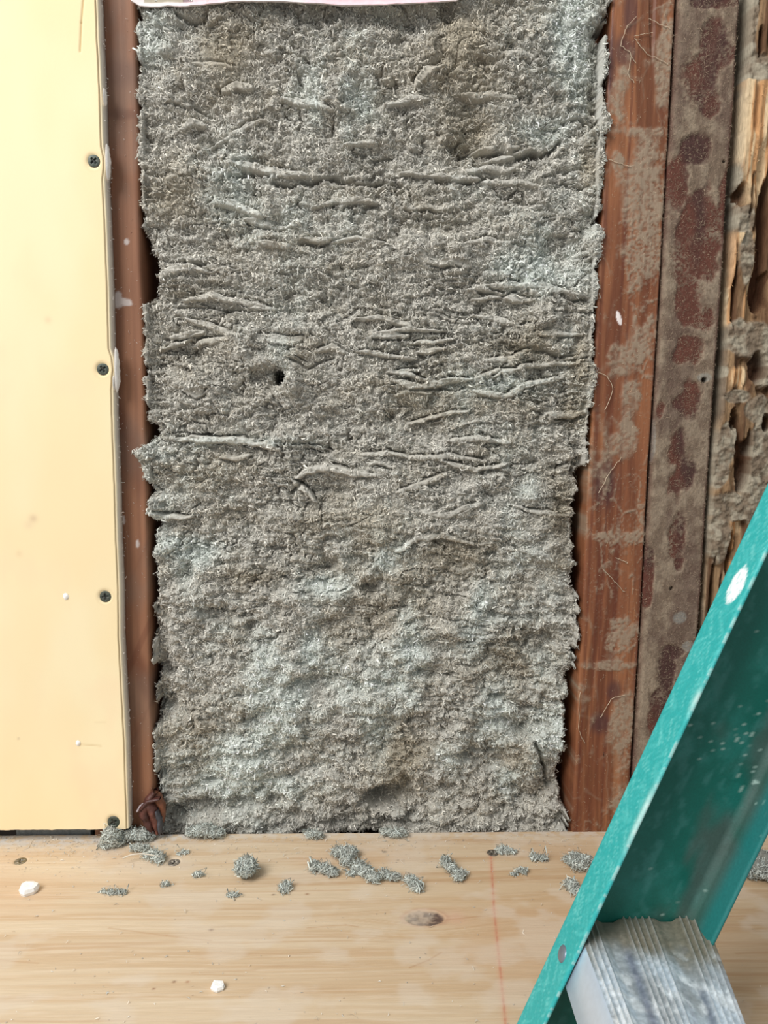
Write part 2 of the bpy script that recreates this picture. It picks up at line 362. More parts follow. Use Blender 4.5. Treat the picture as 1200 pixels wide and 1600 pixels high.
    pale = [(420, 1090, 45, 110), (245, 70, 30, 45), (545, 130, 20, 80), (565, 150, 22, 60), (480, 1010, 22, 45), (360, 1200, 60, 50), (300, 860, 40, 30), (500, 920, 60, 22), (745, 950, 18, 45),
            (850, 1190, 16, 50), (800, 1240, 30, 30), (730, 1000, 25, 40), (770, 1120, 30, 50), (350, 290, 40, 60), (480, 120, 40, 60), (840, 200, 45, 25), (600, 880, 20, 30), (880, 1150, 14, 60),
            (840, 430, 80, 30), (780, 600, 60, 20), (400, 1240, 120, 20), (890, 40, 30, 80), (700, 1190, 40, 40), (590, 1140, 30, 60), (410, 690, 100, 10), (640, 1010, 30, 80)]
    brown = [(350, 80, 60, 40), (720, 80, 60, 90), (830, 540, 60, 25), (905, 560, 16, 60), (920, 240, 14, 60), (880, 1030, 22, 18), (620, 1180, 60, 90), (800, 1040, 90, 60), (900, 640, 24, 30), (740, 200, 40, 40),
             (520, 480, 20, 14), (560, 820, 120, 40), (650, 950, 120, 60), (300, 1190, 50, 60), (700, 880, 90, 40), (270, 310, 40, 40), (400, 905, 50, 20), (880, 820, 20, 80), (820, 1190, 40, 40), (690, 620, 120, 40), (300, 740, 60, 40)]
    def tint(x_, z_, rnd):
        n1 = fbm(x_, z_, .05, .06, 101, 4); n2 = fbm(x_, z_, .03, .02, 111, 3); n3 = fbm(x_, z_, .012, .012, 121, 2)
        pb = np.clip(blob(x_, z_, pale) * 1.0 + (n1 - .5) * 1.6 + (n3 - .5) * .8 + rnd * .25, 0, 1)
        bb = np.clip(blob(x_, z_, brown) * .9 + (n2 - .5) * 1.4 + rnd * -.2, 0, 1) * (1 - pb * .7)
        c = mixc(lin((196, 192, 182)), lin((214, 219, 212)), pb)
        return mixc(c, lin((168, 157, 136)), bb * .75)
    rng = np.random.RandomState(5)
    C = tint(X, Z, rng.uniform(-1, 1, X.shape)) * (.78 + .15 * plate)[..., None]
    m = MB(); m.grid(np.stack([X, Y, Z], -1)[:, ::1], C, mask)
    # flakes and fibres lying in the surface
    gy, gx = np.gradient(H, S)
    ok = np.argwhere(mask & (e > .0008))
    def scatter(n, Lm, Wm, tilt, curl, lift, bright, dark, usefuzz=True):
        k = ok[rng.randint(0, len(ok), n)]
        if usefuzz: k = k[rng.rand(len(k)) < fuzz[k[:, 0], k[:, 1]]]
        i, j = k[:, 0], k[:, 1]; n = len(k)
        P = np.stack([X[i, j] + rng.uniform(-.5, .5, n) * S, Y[i, j] - lift * rng.rand(n), Z[i, j] + rng.uniform(-.5, .5, n) * S], -1)
        N_ = np.stack([-gx[i, j], -np.ones(n), -gy[i, j]], -1); N_[:, 1] *= 1.0
        N_ = np.stack([-gx[i, j] * .8, -np.ones(n), -gy[i, j] * .8], -1); N_ /= np.linalg.norm(N_, axis=1)[:, None]
        L = Lm * np.exp(rng.normal(size=n) * .35); W = Wm * np.exp(rng.normal(size=n) * .35)
        r = rng.uniform(-1, 1, n)
        c = tint(P[:, 0], P[:, 2], r)
        b = rng.uniform(dark, bright, n) ; c = c * b[:, None]
        m.add(*(lambda a: (a[0], a[1], None, a[2]))(flakes(P, N_, rng, L, W, tilt, curl, c)))
    scatter(90000, .0026, .0011, .40, .25, .0007, 1.15, .62)
    scatter(95000, .0028, .00068, .50, .34, .0012, 1.65, .95)
    scatter(14000, .0038, .00028, .45, .35, .0012, 1.5, 1.0)
    o = m.build('cellulose_insulation', M_ins)
    tag(o, 'grey packed cellulose insulation filling the open bay between the two bare studs', 'insulation', kind='stuff')
build_insulation()

# ------------------------------------------------------------------ studs
def sweep(x0, x1, y0, depth, z0, z1, s, r=.0025, wob=.0006, seed=0, relief=None):
    """rounded post; returns point grid (rows z, cols around the section) and the section coordinate"""
    nx = int((x1 - x0 - 2 * r) / s)
    pr = [(x0, y0 + depth), (x0, y0 + depth * .5), (x0, y0 + r * 2)]
    pr += [(x0 + r - r * math.cos(t), y0 + r - r * math.sin(t)) for t in np.linspace(0, math.pi / 2, 5)]
    pr += [(t, y0) for t in np.linspace(x0 + r, x1 - r, nx)[1:-1]]
    pr += [(x1 - r + r * math.sin(t), y0 + r - r * math.cos(t)) for t in np.linspace(0, math.pi / 2, 5)]
    pr += [(x1, y0 + r * 2), (x1, y0 + depth * .5), (x1, y0 + depth), (x0, y0 + depth)]
    pr = np.array(pr); z = np.arange(z0, z1, s)
    X = np.tile(pr[:, 0], (len(z), 1)); Y = np.tile(pr[:, 1], (len(z), 1)); Zg = np.tile(z[:, None], (1, len(pr)))
    X = X + wob * (vn(Zg, X * 0 + (X > (x0 + x1) / 2), .05, 1, seed) - .5) * 2 + wob * .7 * (vn(Zg, X * 0 + (X > (x0 + x1) / 2), .012, 1, seed + 4) - .5)
    return X, Y, Zg
def ell(X, Z, L, y=0.0):
    s = np.zeros_like(X)
    for q in L:
        px, py, rx, ry = q[:4]; an = q[4] if len(q) > 4 else 0
        a, b = pw(px, py, y); c, sn = math.cos(an), math.sin(an); dx = X - a; dz = Z - b
        u = (dx * c + dz * sn) / (rx * PXM); v = (-dx * sn + dz * c) / (ry * PXM)
        s = np.maximum(s, 1.6 - np.sqrt(u * u + v * v))
    return s                                # 0.6 at the outline
ZB = -0.03
def left_stud():
    x1 = pw(226, 650)[0]; x0 = x1 - .05
    X, Y, Z = sweep(x0, x1, 0.0, .09, ZB, ZT, .001, seed=2)
    g = fbm(X, Z + X * 6.0, .006, .25, 5, 4)
    c = mixc(lin((126, 86, 64)), lin((148, 104, 78)), sst(.3, .7, g))
    st = fbm(X + Z * -.45, Z, .012, .5, 8, 3); c = mixc(c, lin((110, 68, 50)), sst(.56, .66, st) * .5 * sst(-.2, .3, .36 - Z))
    dk = ell(X, Z, [(185, 115, 34, 20), (190, 178, 40, 8), (200, 700, 22, 80, .3), (225, 1060, 14, 60, .35)])
    c = mixc(c, lin((104, 62, 44)), sst(.2, 1.2, dk) * .6)
    c = mixc(c, lin((122, 108, 96)), sst(.45, .75, fbm(X, Z, .03, .05, 19, 4)) * .35)
    wf = ell(X, Z, [(184, 468, 9, 13), (196, 472, 12, 6), (198, 378, 4, 5), (193, 812, 3, 8), (215, 850, 3, 8)])
    c = mixc(c, lin((205, 195, 190)), sst(.55, .9, wf + .5 * (fbm(X, Z, .002, .002, 77, 2) - .5)) * .8)
    m = MB().grid(np.stack([X, Y, Z], -1), c)
    rng = np.random.RandomState(9); n = 260
    xx = rng.uniform(x1 - .034, x1, n); zz = rng.uniform(0, ZT, n); P = np.stack([xx, np.full(n, -.0002), zz], -1)
    N_ = np.tile([0, -1., 0], (n, 1))
    v, q, cc = flakes(P, N_, rng, .0009 * np.exp(rng.normal(size=n) * .5), .0003 * np.ones(n), .3, .3, np.tile(lin((205, 190, 178)), (n, 1)))
    m.add(v, q, None, cc)
    o = m.build('wall_stud', M_left)
    tag(o, 'smooth brown wooden stud directly beside the cream drywall panel', 'stud')
left_stud()

def stud_a():
    x0 = pw(912.5, 900)[0]; x1 = pw(1019.5, 640)[0] - .0004
    X, Y, Z = sweep(x0, x1, 0.0, .09, ZB, ZT, .0008, r=.002, seed=12)
    xr = (X - x0) / (x1 - x0)
    g = fbm(X + .004 * np.sin(Z * 22), Z, .0045, .22, 25, 4)
    c = mixc(lin((108, 64, 40)), lin((146, 94, 62)), sst(.3, .7, g)); c = mixc(c, lin((178, 124, 84)), sst(.6, .75, fbm(X + .003 * np.sin(Z * 15), Z, .0022, .12, 27, 3)) * .35)
    c = mixc(c, lin((92, 46, 32)), sst(.62, .7, fbm(X, Z, .003, .3, 29, 2)) * .6)
    c = mixc(c, lin((104, 56, 38)), sst(.45, .75, fbm(X, Z, .02, .09, 33, 3)) * .5)
    kn = ell(X, Z, [(975, 80, 22, 26), (985, 20, 12, 40), (945, 755, 22, 45), (938, 1130, 20, 20), (960, 1080, 14, 20), (952, 100, 12, 60)])
    c = mixc(c, lin((72, 46, 48)), sst(.3, 1.2, kn) * .7)
    # grey dust: a coat on the outer side, rims of dried tide marks elsewhere
    xw = X + .010 * (fbm(X, Z, .018, .025, 141, 3) - .5); zw = Z + .012 * (fbm(X, Z, .018, .02, 143, 3) - .5)
    f1, f2 = worley(xw, zw, .017, .036, 21)
    rim = 1 - sst(.02, .11, f2 - f1)
    zone = sst(.42, .62, fbm(X, Z, .05, .07, 151, 2) + .35 * (xr - .5))
    coat = ell(X, Z, [(1015, 265, 40, 45), (1000, 340, 30, 60), (1010, 420, 26, 30), (1000, 205, 60, 9), (1005, 530, 30, 50), (995, 620, 26, 30), (985, 690, 22, 24), (975, 840, 40, 8), (955, 1040, 45, 7),
                      (975, 990, 26, 26), (975, 1120, 18, 60), (970, 1240, 20, 60), (985, 560, 26, 26), (1040, 110, 14, 60), (965, 170, 16, 40), (965, 255, 12, 20)])
    n0 = fbm(X, Z, .016, .022, 165, 4); fib = fbm(xw, zw, .0022, .0022, 167, 3)
    co = sst(.2, 1.05, coat * .9 + 2.4 * (n0 - .5) + .8 * (fbm(X, Z, .005, .006, 161, 3) - .5)) * (.45 + .7 * sst(.3, .65, fib))
    rim = rim * sst(.35, .6, fbm(X, Z, .012, .02, 169, 3)) * (.6 + .8 * (fib - .2))
    dust = np.clip(np.maximum(rim * (.25 + .6 * zone), co) + .55 * (fbm(X, Z, .0016, .0016, 171, 2) - .62) * 2.0 * zone, 0, .9)
    c = mixc(c, lin((150, 132, 112)), dust)
    ch = ell(X, Z, [(967, 497, 4, 12, .35)]); c = mixc(c, lin((238, 226, 222)), sst(.6, .75, ch))
    fr = (Y < .003)
    Y = Y - fr * (.0007 * dust + .0004 * (g - .5)) + fr * .0016 * sst(.66, .7, fbm(X + Z * .05, Z, .010, .5, 181, 1)) * (xr > .3)
    m = MB().grid(np.stack([X, Y, Z], -1), c)
    rng = np.random.RandomState(19); n = 6000
    i = rng.randint(0, X.size, n); X_, Y_, Z_, D_ = X.ravel()[i], Y.ravel()[i], Z.ravel()[i], dust.ravel()[i]
    k = (Y_ < .002) & (rng.rand(n) < .25 + D_); P = np.stack([X_, Y_, Z_], -1)[k]; n = len(P)
    v, q, cc = flakes(P, np.tile([0, -1., 0], (n, 1)), rng, .0016 * np.exp(rng.normal(size=n) * .4), .00017 * np.ones(n), .3, .3, np.tile(lin((205, 182, 152)), (n, 1)) * rng.uniform(.6, 1.1, (n, 1)))
    m.add(v, q, None, cc)
    # long cobweb-like strands
    for pts in [[(968, 72), (978, 42), (994, 28)], [(968, 72), (982, 82), (992, 100)], [(990, 58), (1018, 52)], [(990, 60), (1008, 84), (1042, 101)], [(1012, 30), (1030, 40), (1046, 46)], [(985, 88), (980, 118), (990, 130)],
                [(940, 888), (958, 906), (975, 925)], [(961, 870), (980, 880)], [(935, 770), (950, 740), (970, 715)], [(950, 250), (985, 262)], [(930, 580), (950, 590), (958, 610), (945, 640)], [(905, 1080), (903, 1140), (912, 1160)], [(938, 1120), (955, 1090), (975, 1085)]]:
        q = np.array([pw(*p) for p in pts]); t = np.linspace(0, len(q) - 1, 14)
        xs = np.interp(t, range(len(q)), q[:, 0]) + rng.normal(size=14) * .0003; zs = np.interp(t, range(len(q)), q[:, 1]) + rng.normal(size=14) * .0003
        a = np.stack([xs - .00018, np.full(14, -.0012), zs], -1); b = np.stack([xs + .00018, np.full(14, -.0014), zs + .0002], -1); d = np.stack([xs, np.full(14, -.0016), zs - .0002], -1)
        m.grid(np.stack([a, b, d, a], 1), lin((205, 186, 160)))
    o = m.build('wall_stud', M_wood)
    tag(o, 'reddish brown wooden stud with tide marks of dust, bordering the insulation on its right', 'stud')
stud_a()

def stud_b():
    x0 = pw(1021.5, 640)[0] + .0004; x1 = pw(1114, 640)[0]
    X, Y, Z = sweep(x0, x1, 0.0015, .09, ZB, ZT, .0008, r=.0025, wob=.0008, seed=32)
    n1 = fbm(X, Z, .006, .008, 201, 4)
    pat = ell(X, Z, [(1112, 70, 30, 50, -.2), (1095, 120, 34, 52), (1108, 160, 24, 22), (1118, 3, 45, 12), (1083, 236, 26, 30), (1060, 290, 22, 60), (1095, 330, 34, 60), (1085, 400, 34, 50), (1075, 345, 20, 60), (1078, 470, 22, 50, .1),
                     (1105, 500, 14, 24), (1078, 545, 24, 30), (1075, 630, 22, 38), (1058, 700, 24, 44), (1066, 740, 24, 38), (1030, 640, 8, 20), (1056, 845, 13, 34), (1060, 880, 10, 14), (1040, 1060, 16, 60), (1012, 900, 9, 60), (1075, 245, 6, 8),
                     (1130, 300, 16, 60), (1048, 1020, 20, 14), (1030, 1120, 20, 60)], .0015)
    core = sst(.42, .86, pat + 1.5 * (fbm(X, Z, .014, .018, 211, 5) - .5))
    spk = fbm(X, Z, .0016, .0013, 221, 2)
    maro = mixc(lin((98, 62, 52)), lin((76, 54, 50)), sst(.35, .65, fbm(X, Z, .02, .05, 231, 3)))
    dst = mixc(lin((118, 101, 86)), lin((144, 128, 110)), sst(.35, .65, n1))
    dst = mixc(dst, lin((94, 74, 66)), sst(.5, .68, fbm(X, Z, .02, .05, 241, 3)) * .6)
    rim = np.clip(1 - np.abs(core - .35) / .25, 0, 1)
    t = core * (1 - .75 * sst(.46, .6, spk) * sst(.35, .6, fbm(X, Z, .02, .02, 215, 2)) * (1 - sst(.9, 1.3, pat) * .8))
    c = mixc(dst, maro, t); c = mixc(c, lin((168, 152, 130)), rim * .45 * sst(.35, .6, fbm(X, Z, .003, .003, 213, 2)))
    c = mixc(c, lin((150, 152, 146)), sst(.6, .9, ell(X, Z, [(1100, 590, 12, 8), (1070, 640, 1, 1), (1075, 1010, 14, 10), (1020, 690, 6, 40), (1062, 965, 14, 12)]) + .5 * (n1 - .5)) * .5)
    c = mixc(c, lin((84, 50, 44)), sst(.93, .985, 1 - (x1 - X) / (x1 - x0)) * .6)
    c = mixc(c, lin((88, 54, 46)), (1 - sst(.0, .07, (X - x0) / (x1 - x0))) * .5)
    hole = ell(X, Z, [(1048, 919, 3.2, 3.2), (1130, 253, 2.4, 2.4), (1099, 594, 5, 5)], .0015)
    fr = Y < .004
    Y = Y - fr * (.0012 * (1 - core) * sst(.02, .1, (X - x0) / (x1 - x0)) + .0007 * n1 + .0003 * spk) + fr * .006 * sst(.6, 1.1, hole)
    c = mixc(c, lin((30, 24, 22)), sst(.6, 1.0, hole))
    m = MB().grid(np.stack([X, Y, Z], -1), c)
    rng = np.random.RandomState(29); n = 14000
    i = rng.randint(0, X.size, n); P = np.stack([X.ravel()[i], Y.ravel()[i] - .0001, Z.ravel()[i]], -1)
    P = P[P[:, 1] < .003]; n = len(P)
    v, q, cc = flakes(P, np.tile([0, -1., 0], (n, 1)), rng, .0017 * np.exp(rng.normal(size=n) * .4), .0002 * np.ones(n), .35, .35, np.tile(lin((176, 156, 132)), (n, 1)) * rng.uniform(.5, 1.15, (n, 1)))
    m.add(v, q, None, cc)
    o = m.build('wall_stud', M_dusty)
    tag(o, 'maroon wooden stud thickly coated in dust, between the reddish stud and the eaten timber', 'stud')
    return x1
XB = stud_b()

def eaten_timber():
    s = .0007; y0 = .002
    x0 = pw(1120, 640, y0)[0]; x1 = XR + .01
    x = np.arange(x0 - .004, x1, s); z = np.arange(ZB, ZT, s); X, Z = np.meshgrid(x, z)
    edge = poly_x([(1172, -60), (1168, 0), (1163, 100), (1159, 130), (1155, 200), (1150, 270), (1146, 330), (1142, 380), (1138, 430), (1133, 470), (1131, 500), (1128, 560), (1124, 610), (1120, 650), (1112, 680), (1108, 740), (1106, 775),
                   (1104, 800), (1101, 850), (1098, 900), (1094, 960), (1092, 1050), (1080, 1300)], Z, y0)
    xw = X + .004 * (fbm(X, Z, .02, .04, 301, 3) - .5)
    ch = fbm(xw, Z, .0034, .07, 311, 3)                       # channels along the grain
    blk = fbm(xw, Z, .011, .05, 321, 2)
    H = .0045 * sst(.4, .58, blk) + .003 * (ch - .5) - .004 * (1 - sst(.30, .42, fbm(xw, Z, .007, .05, 331, 1)))
    mudn = fbm(X, Z, .020, .018, 341, 4)
    mud_l = ell(X, Z, [(1172, 30, 8, 60), (1182, 110, 22, 16), (1160, 345, 16, 18), (1165, 400, 10, 40), (1158, 530, 26, 26), (1180, 530, 26, 30), (1190, 560, 20, 40), (1150, 620, 22, 10), (1180, 640, 22, 22), (1186, 690, 20, 30), (1135, 690, 14, 30),
                       (1120, 720, 14, 40), (1180, 770, 30, 40), (1140, 790, 40, 22), (1120, 840, 18, 40), (1185, 730, 16, 34), (1135, 350, 8, 14), (1150, 140, 10, 14), (1150, 285, 6, 30), (1128, 580, 8, 10)], y0)
    f1, f2 = worley(X + .004 * (mudn - .5), Z, .009, .008, 35)
    mud = sst(.45, .7, mud_l + .8 * (mudn - .5) + .1)
    H = H * (1 - mud) + mud * (.0045 - .0022 * f1 + .007 * (fbm(X, Z, .014, .016, 353, 4) - .5) + .003 * (fbm(X, Z, .004, .003, 351, 3) - .5))
    cav = ell(X, Z, [(1144, 654, 7, 17), (1158, 728, 10, 40), (1166, 700, 5, 30), (1150, 690, 4, 40), (1182, 575, 13, 24), (1188, 455, 13, 30), (1159, 305, 7, 17), (1186, 380, 6, 80), (1196, 350, 5, 120), (1148, 465, 3, 50), (1172, 305, 3, 30),
                     (1136, 880, 4, 30), (1112, 930, 4, 60), (1185, 68, 4, 22), (1140, 870, 3, 40), (1123, 960, 3, 60), (1196, 660, 8, 14)], y0)
    cv = sst(.45, .75, cav + .3 * (fbm(X, Z, .004, .02, 361, 2) - .5))
    H -= cv * .014
    fresh = ell(X, Z, [(1180, 170, 26, 60), (1185, 260, 24, 70), (1150, 230, 12, 60), (1172, 420, 4, 40), (1165, 370, 14, 14), (1142, 420, 6, 60), (1140, 480, 6, 40), (1155, 590, 9, 18), (1145, 590, 8, 16), (1148, 820, 12, 20), (1140, 850, 8, 16), (1138, 900, 10, 30), (1164, 480, 5, 40)], y0)
    fs = sst(.35, .9, fresh + .4 * (blk - .5)) * (1 - mud)
    H += .002 * fs
    c = mixc(lin((146, 118, 88)), lin((98, 72, 52)), sst(.35, .65, ch))
    c = mixc(c, mixc(lin((200, 152, 106)), lin((214, 188, 150)), sst(.45, .6, fbm(xw, Z, .0022, .08, 371, 2))), fs * .9)
    c = mixc(c, mixc(lin((124, 109, 92)), lin((156, 146, 128)), sst(.4, .65, fbm(X, Z, .008, .008, 381, 3))), mud)
    c = mixc(c, lin((84, 54, 38)), cv * .85)
    c = mixc(c, lin((188, 180, 160)), (1 - sst(.0, .005, X - edge)) * .5)
    e = X - edge + .0018 * (fbm(X, Z, .01, .012, 391, 3) - .5)
    H -= .05 * (1 - np.clip(e / .003, 0, 1) ** .5)
    mask = e > 0
    m = MB().grid(np.stack([X, y0 - H, Z], -1), c, mask)
    m.box((x0 + .012, y0 + .03, ZB), (x1, .09, ZT), lin((80, 56, 40)))
    rng = np.random.RandomState(39); ok = np.argwhere(mask & (e > .001)); k = ok[rng.randint(0, len(ok), 2600)]; i, j = k[:, 0], k[:, 1]; n = len(k)
    P = np.stack([X[i, j], y0 - H[i, j] - .0003, Z[i, j]], -1)
    v, q, cc = flakes(P, np.tile([0, -1., 0], (n, 1)), rng, .0022 * np.exp(rng.normal(size=n) * .4), .0004 * np.ones(n), .4, .3, c[i, j] * rng.uniform(.8, 1.3, (n, 1)))
    m.add(v, q, None, cc)
    o = m.build('eaten_timber', M_rot)
    tag(o, 'pale timber post eaten into channels and caked with dried mud, behind the ladder rail', 'timber')
eaten_timber()

# ------------------------------------------------------------------ screws
def disc_grid(n):
    a = np.linspace(-1, 1, n); U, V = np.meshgrid(a, a)
    return U * np.sqrt(1 - V * V / 2), V * np.sqrt(1 - U * U / 2)
def screw(c, R, nrm, up, tint, parent, rot=0.3, name='screw', sink=0.0, dusty=0.0):
    U, V = disc_grid(37); r = np.sqrt(U * U + V * V)
    cr, sr = math.cos(rot), math.sin(rot); a = U * cr + V * sr; b = -U * sr + V * cr
    slot = np.maximum((1 - sst(.1, .17, np.abs(a))) * (1 - sst(.5, .62, np.abs(b))), (1 - sst(.1, .17, np.abs(b))) * (1 - sst(.5, .62, np.abs(a))))
    h = .0004 * (1 - r ** 4) - .0009 * slot - sink - .0012 * (r > .985)
    n = Vector(nrm).normalized(); u = Vector(up).cross(n).normalized(); v = n.cross(u)
    P = np.array(c)[None, None] + R * U[..., None] * np.array(u) + R * V[..., None] * np.array(v) + h[..., None] * np.array(n)
    col = mixc(lin(tint), lin((18, 20, 20)), slot * .8)
    if dusty: col = mixc(col, lin((150, 140, 125)), dusty * sst(.35, .65, vn(U, V, .25, .25, int(c[0] * 999) % 50)))
    m = MB().grid(P, col)
    # shank going into the board
    t = np.linspace(0, 2 * math.pi, 13); sh = []
    for d, rr in ((-.0008 - sink, .98), (-.003 - sink, .5), (-.02, .3), (-.024, .02)):
        sh.append(np.array([np.array(c) + R * rr * (math.cos(q) * np.array(u) + math.sin(q) * np.array(v)) + d * np.array(n) for q in t]))
    m.grid(np.stack(sh), lin(tint) * .8)
    return m.build(name, M_steel, parent)

# ------------------------------------------------------------------ drywall
def drywall():
    T = .0127; yf = -T
    right = [(150, -60), (158, 0), (160, 60), (163, 120), (164, 150), (165, 200), (166, 228), (170, 245), (170, 262), (168, 280), (171, 340), (174, 420), (176, 500), (177, 545), (182, 560), (184, 578), (182, 592), (181, 610), (183, 680), (186, 760),
             (188, 840), (191, 920), (192, 1000), (196, 1080), (200, 1160), (202, 1230), (204, 1297)]
    right = [(a - 11 + 3 * b / 1300, b) for a, b in right]
    z0 = pw(100, 1296, yf)[1]; s = .0011
    z = np.arange(z0, ZT, s); nx = 250; us = np.linspace(0, 1, nx)
    xe = poly_x(right, z, yf) + .0004 * (fbm(z, z * 0, .01, 1, 401, 3) - .5)
    x0 = XL - .05
    X = x0 + (xe[:, None] - x0) * us[None]; Z = np.tile(z[:, None], (1, nx))
    Z[0] += .0012 * (fbm(X[0], X[0] * 0, .006, 1, 403, 3) - .5)
    Y = np.full_like(X, yf)
    c = mixc(lin((243, 226, 186)), lin((243, 221, 177)), sst(.3, .7, fbm(X, Z, .06, .12, 405, 3)))
    c = mixc(c, lin((244, 214, 176)), sst(.55, .8, fbm(X, Z, .03, .05, 407, 3)) * .35)
    scr = [(147, 252), (161, 577), (165, 932), (178, 1284)]
    for px, py in scr:
        a, b = pw(px, py, yf); d = np.hypot(X - a - -.0006, (Z - b)); Y += .0015 * np.exp(-(d / .0050) ** 6)
        c = mixc(c, lin((226, 202, 160)), np.exp(-((d - .0068) / .0009) ** 2) * .35)
    def line(pts, wd, col, k, dep=0.0):
        nonlocal c, Y
        q = [pw(a, b, yf) for a, b in pts]
        for a, b in zip(q[:-1], q[1:]):
            d, t, s_ = seg_dist(X, Z, a, b); e = np.exp(-(d / wd) ** 2); c = mixc(c, lin(col), e * k); Y = Y + dep * e
    line([(130, 0), (127, 35), (125, 80)], .0006, (190, 160, 110), .9, .0006)
    line([(120, 1163), (158, 1166)], .0006, (214, 186, 140), .6, .0002)
    line([(148, 1129), (165, 1129)], .0005, (224, 200, 158), .5)
    for (px, py, r, col, k) in [(52, 810, 6, (200, 170, 140), .5), (30, 865, 5, (226, 200, 160), .5), (75, 500, 5, (226, 196, 160), .5), (29, 1154, 2, (190, 170, 140), .6), (45, 820, 7, (226, 200, 165), .4)]:
        a, b = pw(px, py, yf); d = np.hypot(X - a, Z - b); c = mixc(c, lin(col), np.exp(-(d / (r * PXM)) ** 2) * k)
    m = MB().grid(np.stack([X, Y, Z], -1), c)
    root = bpy.data.objects.new('drywall_panel', None)
    # tapered right edge: folded paper, a groove, then the torn pale core, then back
    prof = [(0, 0, (246, 224, 178)), (.0006, .0004, (226, 204, 160)), (.0009, .0011, (170, 146, 112)), (.0013, .0009, (238, 220, 182)), (.0024, .0012, (240, 226, 194)), (.0028, .0030, (232, 224, 208)), (.0031, .007, (206, 198, 186)), (.0027, .0105, (186, 176, 166)), (.0030, T - .0004, (190, 176, 160))]
    rows = []; cs = []
    for dx, dy, cc in prof:
        jx = .0009 * (fbm(z, z * 0 + dx * 900, .007, 1, 409, 3) - .5) * (dx > .003)
        rows.append(np.stack([xe + dx + jx, yf + dy + 0 * z, z], -1)); cs.append(np.tile(lin(cc), (len(z), 1)))
    rows.append(np.stack([xe * 0 + x0, 0 * z - .0004, z], -1)); cs.append(np.tile(lin((150, 140, 125)), (len(z), 1)))
    m.grid(np.stack(rows, 1), np.stack(cs, 1))
    # bottom cut edge with ragged paper
    m.grid(np.stack([np.stack([X[0], Y[0], Z[0]], -1), np.stack([X[0], X[0] * 0 + yf + .0005, Z[0] - .0006], -1), np.stack([X[0], X[0] * 0 - .0004, Z[0] - .0004], -1)], 0), lin((225, 218, 205)))
    COL.objects.link(root); root.location = (0, 0, 0)
    m.build('board', M_dry, root)
    rng = np.random.RandomState(44); m2 = MB()
    for (px, py, hgt, wd) in [(170, 252, 26, 9), (184, 578, 34, 10), (166, 150, 12, 5), (181, 598, 12, 6)]:      # burst core beside the screws
        a, b = pw(px - 2, py, -.012); n1, n2 = 15, 9
        u = np.linspace(0, math.pi, n2); v = np.linspace(-1, 1, n1); U, Vv = np.meshgrid(u, v)
        k = np.sqrt(np.clip(1 - Vv ** 2, 0, 1)); rr = wd * .5 * PXM * k * (1 + .5 * (rng.rand(*k.shape) - .5))
        P = np.stack([a - .001 + rr * np.sin(U), yf + .003 - .0042 * k * np.cos(U), b + Vv * hgt * PXM], -1)
        m2.grid(P, lin((244, 238, 230))); m2.build('burst_plaster', M_white, root)['label'] = 'white burst plaster at the edge'; m2 = MB()
    n = 160; zz = rng.uniform(z0, ZT, n); xx = poly_x(right, zz, yf) + .0036 + rng.rand(n) * .001; P = np.stack([xx, yf + rng.uniform(.002, .011, n), zz], -1)
    v, q, cc = flakes(P, np.tile([.9, -.4, 0], (n, 1)), rng, .0016 * np.exp(rng.normal(size=n) * .5), .0006 * np.ones(n), .6, .3, np.tile(lin((238, 230, 220)), (n, 1)))
    m2.add(v, q, None, cc)
    o = m2.build('torn_edge', M_white, root); o['label'] = 'white crumbled plaster along the cut edge'; o['kind'] = 'stuff'
    for i, (px, py) in enumerate(scr):
        a, b = pw(px, py, yf + .001)
        screw((a, yf + .0003, b), .0046 if i < 3 else .0052, (0, -1, 0), (0, 0, 1), (66, 74, 66), root, [.75, .6, .1, .5][i], dusty=.15)['label'] = 'black cross-head screw'
    m3 = MB()                                              # two loose paint chips still stuck on
    for (px, py, sz) in [(103, 932, 3.4), (122, 1161, 3.0)]:
        m3 = MB(); a, b = pw(px, py, yf); U, V = disc_grid(7)
        P = np.stack([a + U * sz * PXM * (1 + .4 * rng.rand(7, 7)), yf - .0012 * (1 - (U ** 2 + V ** 2)) - .0002, b + V * sz * PXM * 1.6], -1); m3.grid(P, lin((250, 246, 240))); m3.build('paint_fleck', M_white, root)
    tag(root, 'cream painted drywall panel screwed over the left side of the wall', 'drywall')
drywall()

# grey plate seen through the slit under the drywall
m = MB()
a = pw(26, 1306, .004)[0]; b = pw(142, 1306, .004)[0]
xs = np.linspace(a, b, 90); zs = np.linspace(-.03, .0125, 24); X, Z = np.meshgrid(xs, zs)
Yb = .004 - .0012 * fbm(X, Z, .01, .006, 501, 3)
m.grid(np.stack([X, Yb, Z], -1), mixc(lin((150, 156, 156)), lin((108, 114, 118)), fbm(X, Z, .015, .004, 503, 3)))
m.box((a, .004, -.03), (b, .05, .0122), lin((90, 94, 96)))
tag(m.build('sill_strip', M_dusty), 'dusty dark grey strip showing in the slit beneath the drywall', 'sill strip')

